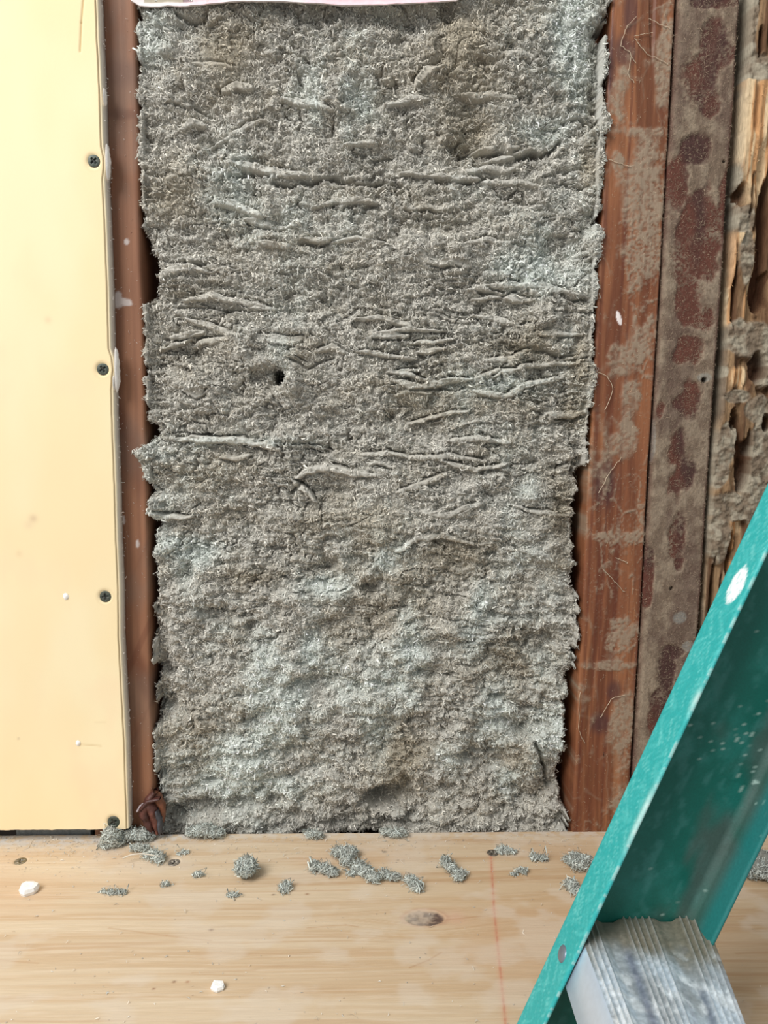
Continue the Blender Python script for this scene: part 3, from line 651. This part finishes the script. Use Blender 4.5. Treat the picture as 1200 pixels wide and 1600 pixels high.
# ------------------------------------------------------------------ facing paper hanging at the top
def facing():
    bot = [(205, 2), (218, 10), (240, 10), (262, 8), (280, 10), (310, 8), (340, 5), (380, 3), (420, 3), (460, 5), (500, 6), (540, 9), (560, 9), (600, 8), (640, 6), (680, 4), (712, 2), (728, -8), (735, -30)]
    q = np.array([pw(a_, b_, -.006) for a_, b_ in bot]); x = np.linspace(q[0, 0], q[-1, 0], 380)
    zb = np.interp(x, q[:, 0], q[:, 1]) + .0007 * (fbm(x, x * 0, .006, 1, 601, 3) - .5)
    v = np.linspace(0, 1, 40)
    X = np.tile(x, (40, 1)); Z = zb[None] + (ZT + .01 - zb[None]) * v[:, None]
    Yf = -.005 - .004 * (fbm(X, Z, .03, .03, 603, 3) - .5) - .002 * np.exp(-((Z - zb[None]) / .002) ** 2)
    pink = fbm(X, Z, .02, .006, 605, 3)
    c = mixc(lin((222, 214, 212)), lin((236, 198, 204)), sst(.4, .65, pink))
    a_, b_ = pw(255, 2, -.006); tan = (np.abs(X - a_) < 28 * PXM) & (Z - zb[None] > .0028)
    c = mixc(c, lin((170, 160, 138)), tan * .9)
    a2 = pw(292, 0, -.006)[0]; c = mixc(c, lin((110, 70, 80)), (np.abs(X - a2) < 6 * PXM) * (Z - zb[None] > .0035) * .7)
    P = np.stack([X, Yf, Z], -1); P2 = P + np.array([0, .0018, 0])
    m = MB().grid(P, c).grid(P2[:, ::-1], lin((190, 180, 176)))
    m.grid(np.stack([P[0], P2[0]], 0), lin((228, 216, 214)))
    m.grid(np.stack([P[:, 0], P2[:, 0]], 1), lin((228, 216, 214))); m.grid(np.stack([P[:, -1], P2[:, -1]], 1), lin((228, 216, 214)))
    tag(m.build('insulation_facing', M_paper), 'pinkish white paper facing hanging over the top of the grey insulation', 'paper facing')
facing()

# ------------------------------------------------------------------ plywood ledge
def plywood():
    x0 = XL - .06; x1 = XR + .10; yb = .0015; yfr = -.214; s = .0008
    x = np.arange(x0, x1, s); y = np.linspace(yfr, yb, 280); X, Y = np.meshgrid(x, y)
    kx, ky = pf(664, 1434)
    dx = X - kx; dy = Y - ky
    yw = Y + np.sign(dy) * .010 * np.exp(-(dx / .045) ** 2) * np.exp(-(dy / .022) ** 2) * -1 * np.exp(0)
    yw = yw + .02 * (fbm(X, Y, .22, .10, 701, 3) - .5)
    ring = fbm(X, yw, .35, .0065, 703, 3); fine = fbm(X, yw, .05, .0011, 705, 3)
    c = mixc(lin((210, 190, 162)), lin((200, 174, 142)), sst(.3, .75, ring))
    c = mixc(c, lin((184, 148, 112)), sst(.6, .75, fbm(X, yw, .16, .004, 707, 3)) * .4)
    c = mixc(c, lin((220, 202, 178)), sst(.5, .8, fine) * .5)
    c = mixc(c, lin((200, 164, 120)), np.exp(-((dx - .08) / .10) ** 2) * np.exp(-(dy / .05) ** 2) * .35)
    hue = fbm(X, Y, .10, .04, 709, 3); c = mixc(c, lin((204, 172, 140)), sst(.5, .75, hue) * .4)
    falloff = sst(-.25, .35, X); c = mixc(c, c * np.array([.80, .73, .64]), falloff * .75)  # light falloff towards the right painted in as a darker, browner tone
    # knot
    a = dx / .0145; b = dy / .0085; r = np.sqrt(a * a + b * b) + .18 * (fbm(X, Y, .004, .004, 711, 3) - .5)
    kn = 1 - sst(.85, 1.05, r)
    Zg = 0 * X - .0016 * kn * (1 - .7 * fbm(X, Y, .003, .003, 713, 2)) + .00012 * (fine - .5)
    kc = mixc(lin((92, 74, 66)), lin((150, 128, 108)), sst(.4, .65, fbm(X, Y, .005, .003, 715, 3)))
    kc = mixc(kc, lin((198, 176, 140)), sst(.35, .8, -(a + .3)))
    c = mixc(c, kc, kn); c = mixc(c, lin((176, 132, 108)), np.clip(1 - np.abs(r - 1.12) / .22, 0, 1) * .5)
    c = mixc(c, lin((206, 164, 140)), np.exp(-(((a - 1.5) / .5) ** 2 + (b / .9) ** 2)) * .5)
    # red chalk line
    p = pf(767, 1335); q = pf(772, 1420); q2 = pf(790, 1600); 
    for u, v in ((p, q), (q, (q2[0] + (q2[0] - q[0]) * .3, q2[1] + (q2[1] - q[1]) * .3))):
        d, t, s_ = seg_dist(X, Y, u, v)
        c = mixc(c, lin((176, 88, 64)), np.exp(-(d / .0007) ** 2) * (.25 + .75 * vn(X, Y, .0016, .0016, 717)) * .9)
        c = mixc(c, lin((206, 140, 110)), np.exp(-(d / .0022) ** 2) * .3)
    # splits and scratches
    for pts, wd, k in [([(480, 1450), (540, 1445), (560, 1448)], .0005, .4), ([(640, 1512), (670, 1500), (690, 1488)], .0006, .5), ([(0, 1500), (60, 1505)], .0005, .35), ([(900, 1452), (1000, 1460)], .0006, .4),
                       ([(300, 1520), (400, 1516)], .0005, .3), ([(170, 1450), (260, 1462), (330, 1470)], .0006, .35), ([(1130, 1432), (1200, 1430)], .0006, .4), ([(1150, 1490), (1200, 1488)], .0006, .4), ([(690, 1438), (770, 1430)], .0006, .4)]:
        qq = [pf(*p_) for p_ in pts]
        for u, v in zip(qq[:-1], qq[1:]):
            d, t, s_ = seg_dist(X, Y, u, v); c = mixc(c, lin((166, 118, 78)), np.exp(-(d / wd) ** 2) * k)
    for px, py, rr, col in [(601, 1331, 2.6, (60, 44, 30)), (330, 1453, 2.4, (110, 70, 50)), (272, 1534, 1.6, (110, 60, 40)), (293, 1534, 1.6, (160, 110, 80)), (427, 1398, 1.6, (120, 90, 70)), (240, 1545, 1.4, (130, 80, 60)), (480, 1397, 2, (150, 110, 80)), (622, 1344, 1.4, (70, 50, 34))]:
        u, v = pf(px, py); d = np.hypot((X - u) * .7, Y - v); c = mixc(c, lin(col), np.exp(-(d / (rr * .0005)) ** 2) * .9)
    # pale dust near the wall
    dn = fbm(X, Y, .004, .003, 719, 4)
    left = 1 - sst(pf(150, 1330)[0], pf(400, 1330)[0], X)
    band = np.exp(-((Y - yb) / (.011 + .006 * left)) ** 2)
    c = mixc(c, lin((206, 202, 196)), np.clip(band * (.35 + .5 * left) * sst(.35, .6, dn) * 1.3, 0, .85))
    c = mixc(c, lin((212, 198, 180)), sst(.5, .7, fbm(X, Y, .03, .02, 721, 4)) * .4)
    edge = yb + .0006 * (fbm(x, x * 0, .008, 1, 723, 3) - .5)
    for px, py in [(32, 1345), (272, 1347), (770, 1332), (848, 1340)]:
        u, v = pf(px, py); Zg -= .0014 * np.exp(-(np.hypot(X - u, Y - v) / .0046) ** 6)
    Y[-1] = edge; Y[-2] = edge - .0006; Zg[-1] -= .0006
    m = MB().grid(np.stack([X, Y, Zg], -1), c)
    def side(yy):
        vz = np.linspace(0, -.018, 12); P = np.stack([np.tile(x, (12, 1)), np.tile(yy, (12, 1)) if np.ndim(yy) else np.full((12, len(x)), yy), np.tile(vz[:, None], (1, len(x)))], -1)
        P[0, :, 2] = Zg[-1] if np.ndim(yy) else Zg[0]
        ply = (np.arange(12) // 3 % 2)[:, None] * np.ones(len(x)); return P, mixc(lin((200, 168, 128)), lin((160, 124, 88)), ply)
    P, cc = side(edge); m.grid(P, cc); P, cc = side(yfr); m.grid(P[::-1], cc[::-1])
    m.grid(np.array([[(x0, yfr, -.018), (x1, yfr, -.018)], [(x0, yb, -.018), (x1, yb, -.018)]]), lin((180, 150, 115)))
    root = bpy.data.objects.new('plywood_board', None); COL.objects.link(root)
    m.build('board', M_ply, root)
    for i, (px, py, t, dd) in enumerate([(32, 1345, (120, 108, 78), .7), (272, 1347, (112, 104, 98), .8), (770, 1332, (84, 76, 68), .5), (848, 1340, (90, 86, 78), .8)]):
        u, v = pf(px, py); screw((u, v, -.0002), .0048, (0, 0, 1), (0, 1, 0), t, root, .4 + i, dusty=dd)['label'] = 'dusty countersunk screw head'
    tag(root, 'pale plywood board lying flat along the foot of the wall', 'plywood board')
plywood()

# ------------------------------------------------------------------ loose clumps of insulation
def clump(lobes, n, label, seed, name='insulation_clump', L=.0034, shade=1.0, group=None):
    """lobes: (px, py, radius_x mm, radius_y mm, height mm) resting on the plywood"""
    lobes = [(a, b, rx * 1.12, ry * 1.12, h * 1.1) for a, b, rx, ry, h in lobes]; n = int(n * 2.4)
    rng = np.random.RandomState(seed); m = MB(); tot = sum(l[2] * l[3] for l in lobes)
    for (px, py, rx, ry, h) in lobes:
        u, v = pf(px, py, h * .0005)
        th = np.linspace(0, math.pi, 16); ph = np.linspace(0, 2 * math.pi, 25); TH, PH = np.meshgrid(th, ph, indexing='ij')
        D = np.stack([np.sin(TH) * np.cos(PH), np.sin(TH) * np.sin(PH), np.cos(TH)], -1)
        k = .62 + .5 * (vn(D[..., 0] * 2 + D[..., 2], D[..., 1] * 2 - D[..., 2], .55, .55, seed) - .3); k[:, -1] = k[:, 0]; k[0] = k[0, 0]; k[-1] = k[-1, 0]
        sc = np.array([rx, ry, h * .5]) * .001
        P = np.array([u, v, h * .00042]) + D * sc * k[..., None]; P[..., 2] = np.maximum(P[..., 2], .0001)
        m.grid(P, lin((140, 140, 132)) * shade)
        nn = max(8, int(n * rx * ry / tot)); d = rng.normal(size=(nn, 3)); d /= np.linalg.norm(d, axis=1)[:, None]; d[:, 2] = np.abs(d[:, 2]) - .25
        P = np.array([u, v, h * .00042]) + d * sc * .85; P[:, 2] = np.maximum(P[:, 2], .0004)
        nr = d / sc * sc.mean(); nr /= np.linalg.norm(nr, axis=1)[:, None]
        col = mixc(lin((178, 178, 168)), lin((198, 206, 200)), rng.rand(nn)) * rng.uniform(.7, 1.5, (nn, 1)) * shade
        vv, q, cc = flakes(P, nr, rng, L * np.exp(rng.normal(size=nn) * .35), .00065 * np.exp(rng.normal(size=nn) * .3), .8, .4, col)
        vv[:, 2] = np.maximum(vv[:, 2], .0001)
        m.add(vv, q, None, cc)
    tag(m.build(name, M_ins), label, 'clump of insulation', group or 'fallen clumps of insulation on the plywood')
CL = [
    ([(384, 1352, 8, 9.5, 17)], 420, 'rounded egg-shaped grey insulation ball, the largest lump on the plywood'),
    ([(446, 1384, 4.4, 5.5, 5), (443, 1392, 2, 3, 3)], 90, 'small upright tuft of grey insulation just below right of the egg-shaped ball'),
    ([(492, 1352, 4.5, 6, 6), (506, 1356, 5, 5, 6), (519, 1362, 4.5, 5.5, 5)], 220, 'ragged knot of grey insulation left of the long diagonal crumb trail'),
    ([(530, 1330, 7, 6, 8), (545, 1330, 7, 7, 9), (541, 1344, 5, 5, 7), (560, 1352, 6, 6, 7), (572, 1360, 6, 6, 7), (584, 1370, 6, 6, 6), (600, 1364, 5, 4.5, 5), (615, 1369, 5.5, 4.5, 5), (550, 1364, 4, 3, 3)], 620, 'long diagonal crumb trail of grey insulation near the middle of the plywood'),
    ([(642, 1374, 5, 5, 6), (652, 1384, 4.5, 5.5, 5)], 150, 'short bent tuft of grey insulation just above the dark knot'),
    ([(697, 1345, 4, 7, 6), (704, 1354, 4.5, 6, 7), (716, 1366, 4.5, 6.5, 6), (722, 1364, 3.5, 5, 5)], 260, 'slanting grey insulation crumb left of the red chalk line'),
    ([(787, 1328, 6, 4, 5), (798, 1330, 4.5, 3, 3)], 110, 'flat grey tuft beside the dark screw head at the top of the chalk line'),
    ([(842, 1340, 7, 3, 3), (833, 1336, 3, 2, 2)], 80, 'thin grey wisp of insulation around the screw nearest the ladder'),
    ([(815, 1360, 4.5, 3, 3), (803, 1366, 3, 1.5, 1.5)], 60, 'tiny grey crumb of insulation below the two screws near the ladder'),
    ([(893, 1343, 6, 6, 6), (905, 1350, 7, 6, 8), (915, 1342, 6, 5, 6), (900, 1336, 5, 4, 5)], 260, 'spiky grey insulation clump against the left edge of the ladder rail'),
    ([(892, 1380, 5, 5, 5), (898, 1388, 5, 6, 5)], 140, 'lower spiky insulation clump half hidden by the ladder rail'),
    ([(1183, 1352, 12, 10, 16), (1196, 1345, 12, 12, 20), (1200, 1362, 10, 9, 12), (1178, 1366, 7, 5, 6)], 620, 'bristly brown-grey insulation heap to the right of the ladder rail'),
    ([(174, 1304, 8, 8, 18), (168, 1318, 6, 5, 6), (184, 1312, 6, 6, 8)], 420, 'shaggy insulation clump heaped under the lowest drywall screw'),
    ([(206, 1302, 7, 7, 12), (222, 1302, 8, 7, 11), (232, 1306, 5, 5, 6)], 360, 'pair of curly insulation tufts at the foot of the left stud'),
    ([(218, 1324, 8, 4, 5), (238, 1334, 7, 5, 6), (248, 1340, 5, 5, 6)], 260, 'scattered curly insulation clump with a pale twig across it'),
    ([(309, 1366, 4, 2.5, 3)], 40, 'speck of insulation lower left of the egg-shaped ball'),
    ([(258, 1381, 3, 2.2, 2.5)], 30, 'faint speck of insulation below the screw by the left stud'),
    ([(364, 1398, 4, 2, 2)], 40, 'faint crumb of insulation below the egg-shaped ball'),
    ([(180, 1394, 9, 3, 1.2), (166, 1393, 5, 2, 1)], 70, 'flat smear of grey fluff on the left part of the plywood'),
    ([(318, 1296, 11, 7, 12), (336, 1300, 8, 6, 8), (304, 1298, 7, 6, 8)], 420, 'fluffy grey insulation tuft spilling over the board edge right of the left stud'),
    ([(492, 1304, 7, 4, 6), (484, 1301, 5, 3, 5)], 120, 'low insulation tuft sitting on the board edge above the ragged knot'),
    ([(620, 1300, 9, 5, 7), (604, 1299, 6, 4, 6)], 200, 'insulation tuft on the board edge under the hollow in the packed fill'),
    ([(286, 1333, 5, 1.6, 1.2), (290, 1330, 3, 1.2, 1)], 30, 'faint fluff mark to the right of the curly clump with the twig'),
    ([(570, 1351, 0.1, 0.1, .1)], 0, ''),
]
for i, (lb, n, label) in enumerate(CL):
    if n: clump(lb, n, label, 60 + i, shade=(.86 if 'brown-grey' in label else 1.0))

def twig():
    pts = [(192, 1341), (205, 1337), (220, 1335), (236, 1336), (250, 1337)]; m = MB(); rows = []
    for i, (a_, b_) in enumerate(pts):
        u, v = pf(a_, b_, .006); r = .0007 * (1 - .15 * i)
        rows.append([(u, v + r * math.cos(t), .006 + .0008 * math.sin(i) + r * math.sin(t)) for t in np.linspace(0, 2 * math.pi, 7)])
    m.grid(np.array(rows), lin((226, 216, 200)))
    tag(m.build('splinter', M_white), 'thin pale splinter lying across the curly insulation clump', 'splinter')
twig()

def dust():
    rng = np.random.RandomState(91); n = 1500
    px = rng.uniform(0, 1200, n); py = 1306 + np.abs(rng.normal(size=n)) * 26
    k = rng.rand(n) < np.where(px < 230, 1, .45); px, py = px[k], py[k]
    px2 = rng.uniform(0, 1200, 260); py2 = rng.uniform(1330, 1600, 260); px = np.r_[px, px2]; py = np.r_[py, py2]
    q = np.array([pf(a_, b_) for a_, b_ in zip(px, py)]); n = len(q); P = np.c_[q, np.full(n, .0004)]
    P = P[P[:, 1] < .0005]; n = len(P)
    v, f, c = flakes(P, np.tile([0, 0, 1.], (n, 1)), rng, .0016 * np.exp(rng.normal(size=n) * .5), .00045 * np.exp(rng.normal(size=n) * .3), .25, .3, mixc(lin((196, 196, 188)), lin((236, 226, 210)), rng.rand(n)) * rng.uniform(.7, 1.05, (n, 1)))
    v[:, 2] = np.maximum(v[:, 2], .0001)
    tag(MB().add(v, f, None, c).build('fibre_dust', M_ins), 'fine pale fibres and dust sprinkled over the plywood', 'dust', kind='stuff')
dust()

def chip(px, py, rx, ry, h, label, seed):
    rng = np.random.RandomState(seed); u, v = pf(px, py, h * .0005); n = 9
    ang = np.sort(rng.uniform(0, 2 * math.pi, n)); ang = np.linspace(0, 2 * math.pi, n, endpoint=False) + rng.uniform(-.2, .2, n)
    rad = rng.uniform(.78, 1.15, n); rows = []
    for k, zz in ((.9, .0001), (1.0, h * .0005), (.86, h * .001), (.5, h * .00112), (.01, h * .00105)):
        r = [(u + math.cos(a_) * rx * .001 * b_ * k, v + math.sin(a_) * ry * .001 * b_ * k, zz + rng.uniform(-.0002, .0002) * (zz > .0002)) for a_, b_ in zip(ang, rad)]
        rows.append(r + [r[0]])
    tag(MB().grid(np.array(rows), lin((240, 238, 234))).build('plaster_chip', M_white, smooth=False), label, 'plaster chip', 'white plaster chips on the plywood')
chip(45, 1388, 8.2, 7.0, 5, 'larger angular white plaster chip at the left end of the plywood', 3)
chip(340, 1541, 5.0, 4.8, 3, 'smaller square white plaster chip at the front edge of the plywood', 8)

# ------------------------------------------------------------------ torn scrap at the foot of the left stud
def scrap():
    m = MB()
    def strip(pts, wd, y0, c0, seed, thick=.0025):
        q = np.array([pw(a_, b_, -.004) for a_, b_ in pts]); n = 26; t = np.linspace(0, len(q) - 1, n)
        cx = np.interp(t, range(len(q)), q[:, 0]); cz = np.interp(t, range(len(q)), q[:, 1])
        tx = np.gradient(cx); tz = np.gradient(cz); l = np.hypot(tx, tz); nx, nz = -tz / l, tx / l
        th = np.linspace(0, 2 * math.pi, 15); k = np.sin(np.linspace(.25, math.pi - .2, n)) ** .6
        rr = (wd * PXM * .5) * k[:, None] * (1 + .5 * (vn(np.cos(th)[None] * 2 + np.arange(n)[:, None] * .35, np.sin(th)[None] * 2 + 0 * k[:, None], .8, .8, seed) - .5))
        X = cx[:, None] + nx[:, None] * rr * np.cos(th); Z = cz[:, None] + nz[:, None] * rr * np.cos(th)
        Y = y0 - thick * (1 + .7 * k[:, None]) * np.sin(th) + .002 * (vn(X, Z, .004, .004, seed + 2) - .5)
        X[:, -1] = X[:, 0]; Y[:, -1] = Y[:, 0]; Z[:, -1] = Z[:, 0]
        m.grid(np.stack([X, Y, Z], -1), mixc(lin(c0), lin(c0) * .45, vn(X, Z, .003, .006, seed + 5)))
    strip([(236, 1240), (246, 1246), (252, 1262), (254, 1285)], 13, -.002, (136, 84, 58), 3)
    strip([(243, 1236), (232, 1252), (226, 1270), (232, 1284), (240, 1302)], 18, -.003, (96, 56, 48), 7, .004)
    strip([(228, 1250), (238, 1262), (244, 1280), (247, 1300)], 15, -.005, (112, 66, 54), 11, .003)
    strip([(220, 1262), (234, 1248), (252, 1244)], 8, -.007, (78, 44, 38), 14)
    strip([(246, 1262), (251, 1280), (252, 1300)], 9, -.006, (82, 82, 88), 17, .003)
    strip([(215, 1266), (222, 1258), (228, 1252)], 6, -.006, (190, 176, 180), 21, .001)
    tag(m.build('torn_wood_scrap', M_scrap), 'crumpled dark brown scrap of torn wood at the foot of the stud by the drywall', 'scrap')
scrap()

# ------------------------------------------------------------------ fibreglass stepladder
def ladder():
    root = bpy.data.objects.new('stepladder', None); COL.objects.link(root)
    yw = CAM[1] + .375; fl = .0245; th = .0024
    a0 = np.array(pw(1200, 752, yw)); a1 = np.array(pw(806, 1600, yw))
    d = a0 - a1; L = np.linalg.norm(d); r = d / L                      # up the rail
    b0 = np.array(pw(1160, 1390, yw - fl)); t = (b0 - a1) @ r; nrm = (b0 - a1) - t * r; Wd = np.linalg.norm(nrm); nrm /= Wd   # across, towards the rear flange
    zlo = (-.498 - a1[1]) / r[1]; zhi = L + .35
    s = .0014; sv = np.arange(zlo, zhi, s)
    # section: (across, out) outer face of front flange first, then lip, inside, web, rear flange
    sec = []
    def run(p, q, st=.0012):
        n = max(2, int(np.hypot(q[0] - p[0], q[1] - p[1]) / st)); 
        for k in np.linspace(0, 1, n, endpoint=False): sec.append((p[0] + (q[0] - p[0]) * k, p[1] + (q[1] - p[1]) * k))
    e = .0008
    run((e, 0), (0, e)); run((0, e), (0, fl - e)); run((0, fl - e), (e, fl)); run((e, fl), (th - e, fl)); run((th - e, fl), (th, fl - e)); run((th, fl - e), (th, th + .003)); run((th, th + .003), (th + .003, th))
    run((th + .003, th), (Wd - th - .003, th), .0016); run((Wd - th - .003, th), (Wd - th, th + .003)); run((Wd - th, th + .003), (Wd - th, fl - e)); run((Wd - th, fl - e), (Wd - th + e, fl)); run((Wd - th + e, fl), (Wd - e, fl)); run((Wd - e, fl), (Wd, fl - e))
    run((Wd, fl - e), (Wd, e)); run((Wd, e), (Wd - e, 0)); run((Wd - e, 0), (e, 0), .006); sec.append((e, 0))
    sec = np.array(sec); Aa = np.tile(sec[:, 0], (len(sv), 1)); O = np.tile(sec[:, 1], (len(sv), 1)); Sg = np.tile(sv[:, None], (1, len(sec)))
    X = a1[0] + r[0] * Sg + nrm[0] * Aa; Z = a1[1] + r[1] * Sg + nrm[1] * Aa; Y = yw - O
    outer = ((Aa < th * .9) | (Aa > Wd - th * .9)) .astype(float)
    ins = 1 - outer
    uc = O * 1.0 + Aa * .7
    f1 = fbm(uc + .004 * np.sin(Sg * 300), Sg, .0016, .006, 801, 3); f2 = fbm(uc + Sg * .5, Sg, .001, .009, 803, 2)
    ca = mixc(lin((44, 164, 162)), lin((90, 192, 188)), sst(.45, .75, f1) * .45); ca = mixc(ca, lin((130, 212, 206)), sst(.64, .8, f2) * .4)  # front flange: faded teal, with the light it catches put into the colour
    cb = mixc(lin((2, 92, 80)), lin((34, 116, 106)), sst(.4, .7, fbm(Aa, Sg, .012, .014, 805, 4)) * .5)  # inner faces: deeper teal, with their shade put into the colour
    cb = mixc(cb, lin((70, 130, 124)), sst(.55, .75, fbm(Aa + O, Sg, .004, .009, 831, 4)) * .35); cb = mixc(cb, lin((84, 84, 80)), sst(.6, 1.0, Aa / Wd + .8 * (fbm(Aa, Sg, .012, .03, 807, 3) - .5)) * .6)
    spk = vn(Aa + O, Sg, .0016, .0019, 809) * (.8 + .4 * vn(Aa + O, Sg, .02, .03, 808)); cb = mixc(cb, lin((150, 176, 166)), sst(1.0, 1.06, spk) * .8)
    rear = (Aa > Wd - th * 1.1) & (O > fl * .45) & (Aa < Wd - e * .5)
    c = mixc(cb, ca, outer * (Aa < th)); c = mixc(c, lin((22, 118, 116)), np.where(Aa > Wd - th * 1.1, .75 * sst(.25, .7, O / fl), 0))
    # paint daub and rub marks on the front flange
    def pos(px, py, out): q = np.array(pw(px, py, yw - out)); return (q - a1) @ r
    sp = pos(1156, 915, .013); k = ((Sg - sp) / .0115) ** 2 + ((O - .0145) / .0062) ** 2 + .9 * (fbm(O, Sg, .003, .004, 811, 3) - .5)
    wk = (1 - sst(.75, 1.0, k)) * (Aa < th * .5) * (1 - .45 * sst(.6, .7, fbm(O, Sg, .0018, .003, 813, 2))); c = mixc(c, lin((244, 250, 250)), wk)
    for px, py, ln in [(995, 1290, .012), (1080, 1090, .006), (1012, 1255, .01)]:
        sp = pos(px, py, .022); k = ((Sg - sp) / ln) ** 2 + ((O - fl) / .0022) ** 2; c = mixc(c, lin((196, 226, 218)), np.exp(-k) * .6 * (Aa < th))
    c = mixc(c, lin((210, 222, 214)), (Aa < th * 1.1) * (O > fl - .0007) * sst(.5, .65, fbm(Sg, Aa * 0, .004, 1, 815, 3)) * .4)
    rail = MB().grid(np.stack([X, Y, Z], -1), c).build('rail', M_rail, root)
    def loc(aa, out, ss): return np.array([a1[0] + r[0] * ss + nrm[0] * aa, yw - out, a1[1] + r[1] * ss + nrm[1] * aa])
    # rivets through the front flange
    nn = -np.array([nrm[0], 0, nrm[1]]); rr = np.array([r[0], 0, r[1]])
    for px, py, out, R in [(878, 1490, .0125, .0046), (1200, 789, .017, .0048)]:
        ss = pos(px, py, out); cc = loc(0, out, ss); U, V = disc_grid(15); q2 = U ** 2 + V ** 2
        P = cc + R * U[..., None] * rr + R * V[..., None] * np.array([0, 1, 0]) + (.0014 * np.sqrt(np.clip(1 - q2, 0, 1)))[..., None] * nn + nn * -.0002
        MB().grid(P, lin((128, 138, 150))).build('rivet', M_face, root)['label'] = 'grey rivet'
    # paint blob on the inside near the top
    cc = loc(.007, th, pos(1199, 862, .003)); U, V = disc_grid(9)
    P = cc + .0035 * U[..., None] * np.array([nrm[0], 0, nrm[1]]) + .0055 * V[..., None] * rr - np.array([0, 1, 0]) * (.0006 * (1 - U ** 2 - V ** 2))[..., None]
    MB().grid(P, lin((214, 238, 236))).build('paint_drip', M_white, root)
    # tread: traced corners on its level plane
    yb = yw - th - .0005
    zt = pw(884, 1437, yb)[1]
    FL = np.array(pf(907, 1490, zt)); FR = np.array(pf(949, 1600, zt)); BL = np.array(pf(1107, 1430, zt)); BR = np.array(pf(1171, 1598, zt))
    FL[0] += .0038; FR[0] += .0030
    def atY(P, Q, y): t_ = (y - P[1]) / (Q[1] - P[1]); return P[0] + (Q[0] - P[0]) * t_
    ye = CAM[1] + .19; dl = (atY(BL, BR, ye) - atY(FL, FR, ye))
    ys = np.linspace(yb, ye, 120)
    ribs = [.035, .085, .13, .36, .405, .45, .50, .55, .78, .83, .88, .93]
    us = np.linspace(0, 1, 300)
    h = np.zeros_like(us)
    for q in ribs: h += .0013 * np.exp(-((us - q) / .0085) ** 2)
    h += -.0022 * sst(.15, .2, us) * (1 - sst(.27, .33, us)) * .6 - .0022 * sst(.58, .64, us) * (1 - sst(.70, .76, us)) * .6
    edge_r = -.006 * sst(.955, 1.0, us) ** 2
    xa = atY(FL, FR, ys); xb = atY(BL, BR, ys)
    U, Yv = np.meshgrid(us, ys); Xs = xa[:, None] + (xb - xa)[:, None] * us[None]
    Zs = zt + (h + edge_r)[None] + 0 * Yv; Yg = Yv + 0
    Yg[0] -= .001 * (h / .0013) * -1
    n1 = fbm(Xs, Yg, .008, .02, 821, 4); dep = (yb - Yg)
    c = mixc(lin((176, 182, 186)), lin((212, 224, 234)), sst(.3, .7, n1))  # bluish reflection on the metal painted into its colour
    grime = (1 - sst(.018, .042, dep + .02 * (n1 - .5) - .008 * (U - .5)))
    c = mixc(c, lin((142, 132, 110)), grime * .9)
    wh = sst(.55, .66, fbm(Xs + Yg * .4, Yg, .006, .010, 823, 4) + .12 * sst(.3, 1, U) * sst(.03, .07, dep)) * sst(.02, .04, dep)
    c = mixc(c, lin((240, 246, 250)), wh * .8)  # whiter patches away from the web continue the painted reflection
    c = mixc(c, lin((235, 240, 240)), np.clip(h / .0013, 0, 1)[None] * .45 * (1 - .4 * grime))
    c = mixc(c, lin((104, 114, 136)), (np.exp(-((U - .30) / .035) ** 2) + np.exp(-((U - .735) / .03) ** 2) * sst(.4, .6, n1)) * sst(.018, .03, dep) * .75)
    P = np.stack([Xs, Yg, Zs], -1)
    m = MB().grid(P, c)
    back = P[:, -1]; b2 = back + np.array([.0004, 0, -.016]); b3 = b2 + np.array([-.002, 0, 0]); m.grid(np.stack([back, b2, b3], 1), lin((176, 176, 170)))
    under = P[:, ::30] - np.array([0, 0, .0022]); under[..., 2] = zt - .0035; m.grid(under, lin((150, 150, 148)))
    m.build('step', M_alu, root)
    # smooth front lip of the step
    f = MB(); top = P[:, 0]
    yl = yw - fl; hh = pw(907, 1490, yl)[1] - pw(872, 1557, yl)[1]
    off = [(0.0006, .0, 0), (-.0008, -.0008, 0), (-.0012, -.002, 0), (-.0012, -hh + .001, 0), (-.0002, -hh, 0), (.0018, -hh, 0), (.0020, -.003, 0)]
    # the lip leans with the rail
    sl = r[0] / r[1]
    rows = [top + np.array([ox + .0012 + oz * sl, 0, oz]) for ox, oz, _ in off]
    f.grid(np.stack(rows, 1), lin((214, 230, 248)))
    o = f.build('step_lip', M_face, root); o['label'] = 'smooth bluish grey front face of the step'
    tag(root, 'teal fibreglass stepladder rail with a scuffed ribbed aluminium step, leaning across the lower right', 'ladder')
ladder()
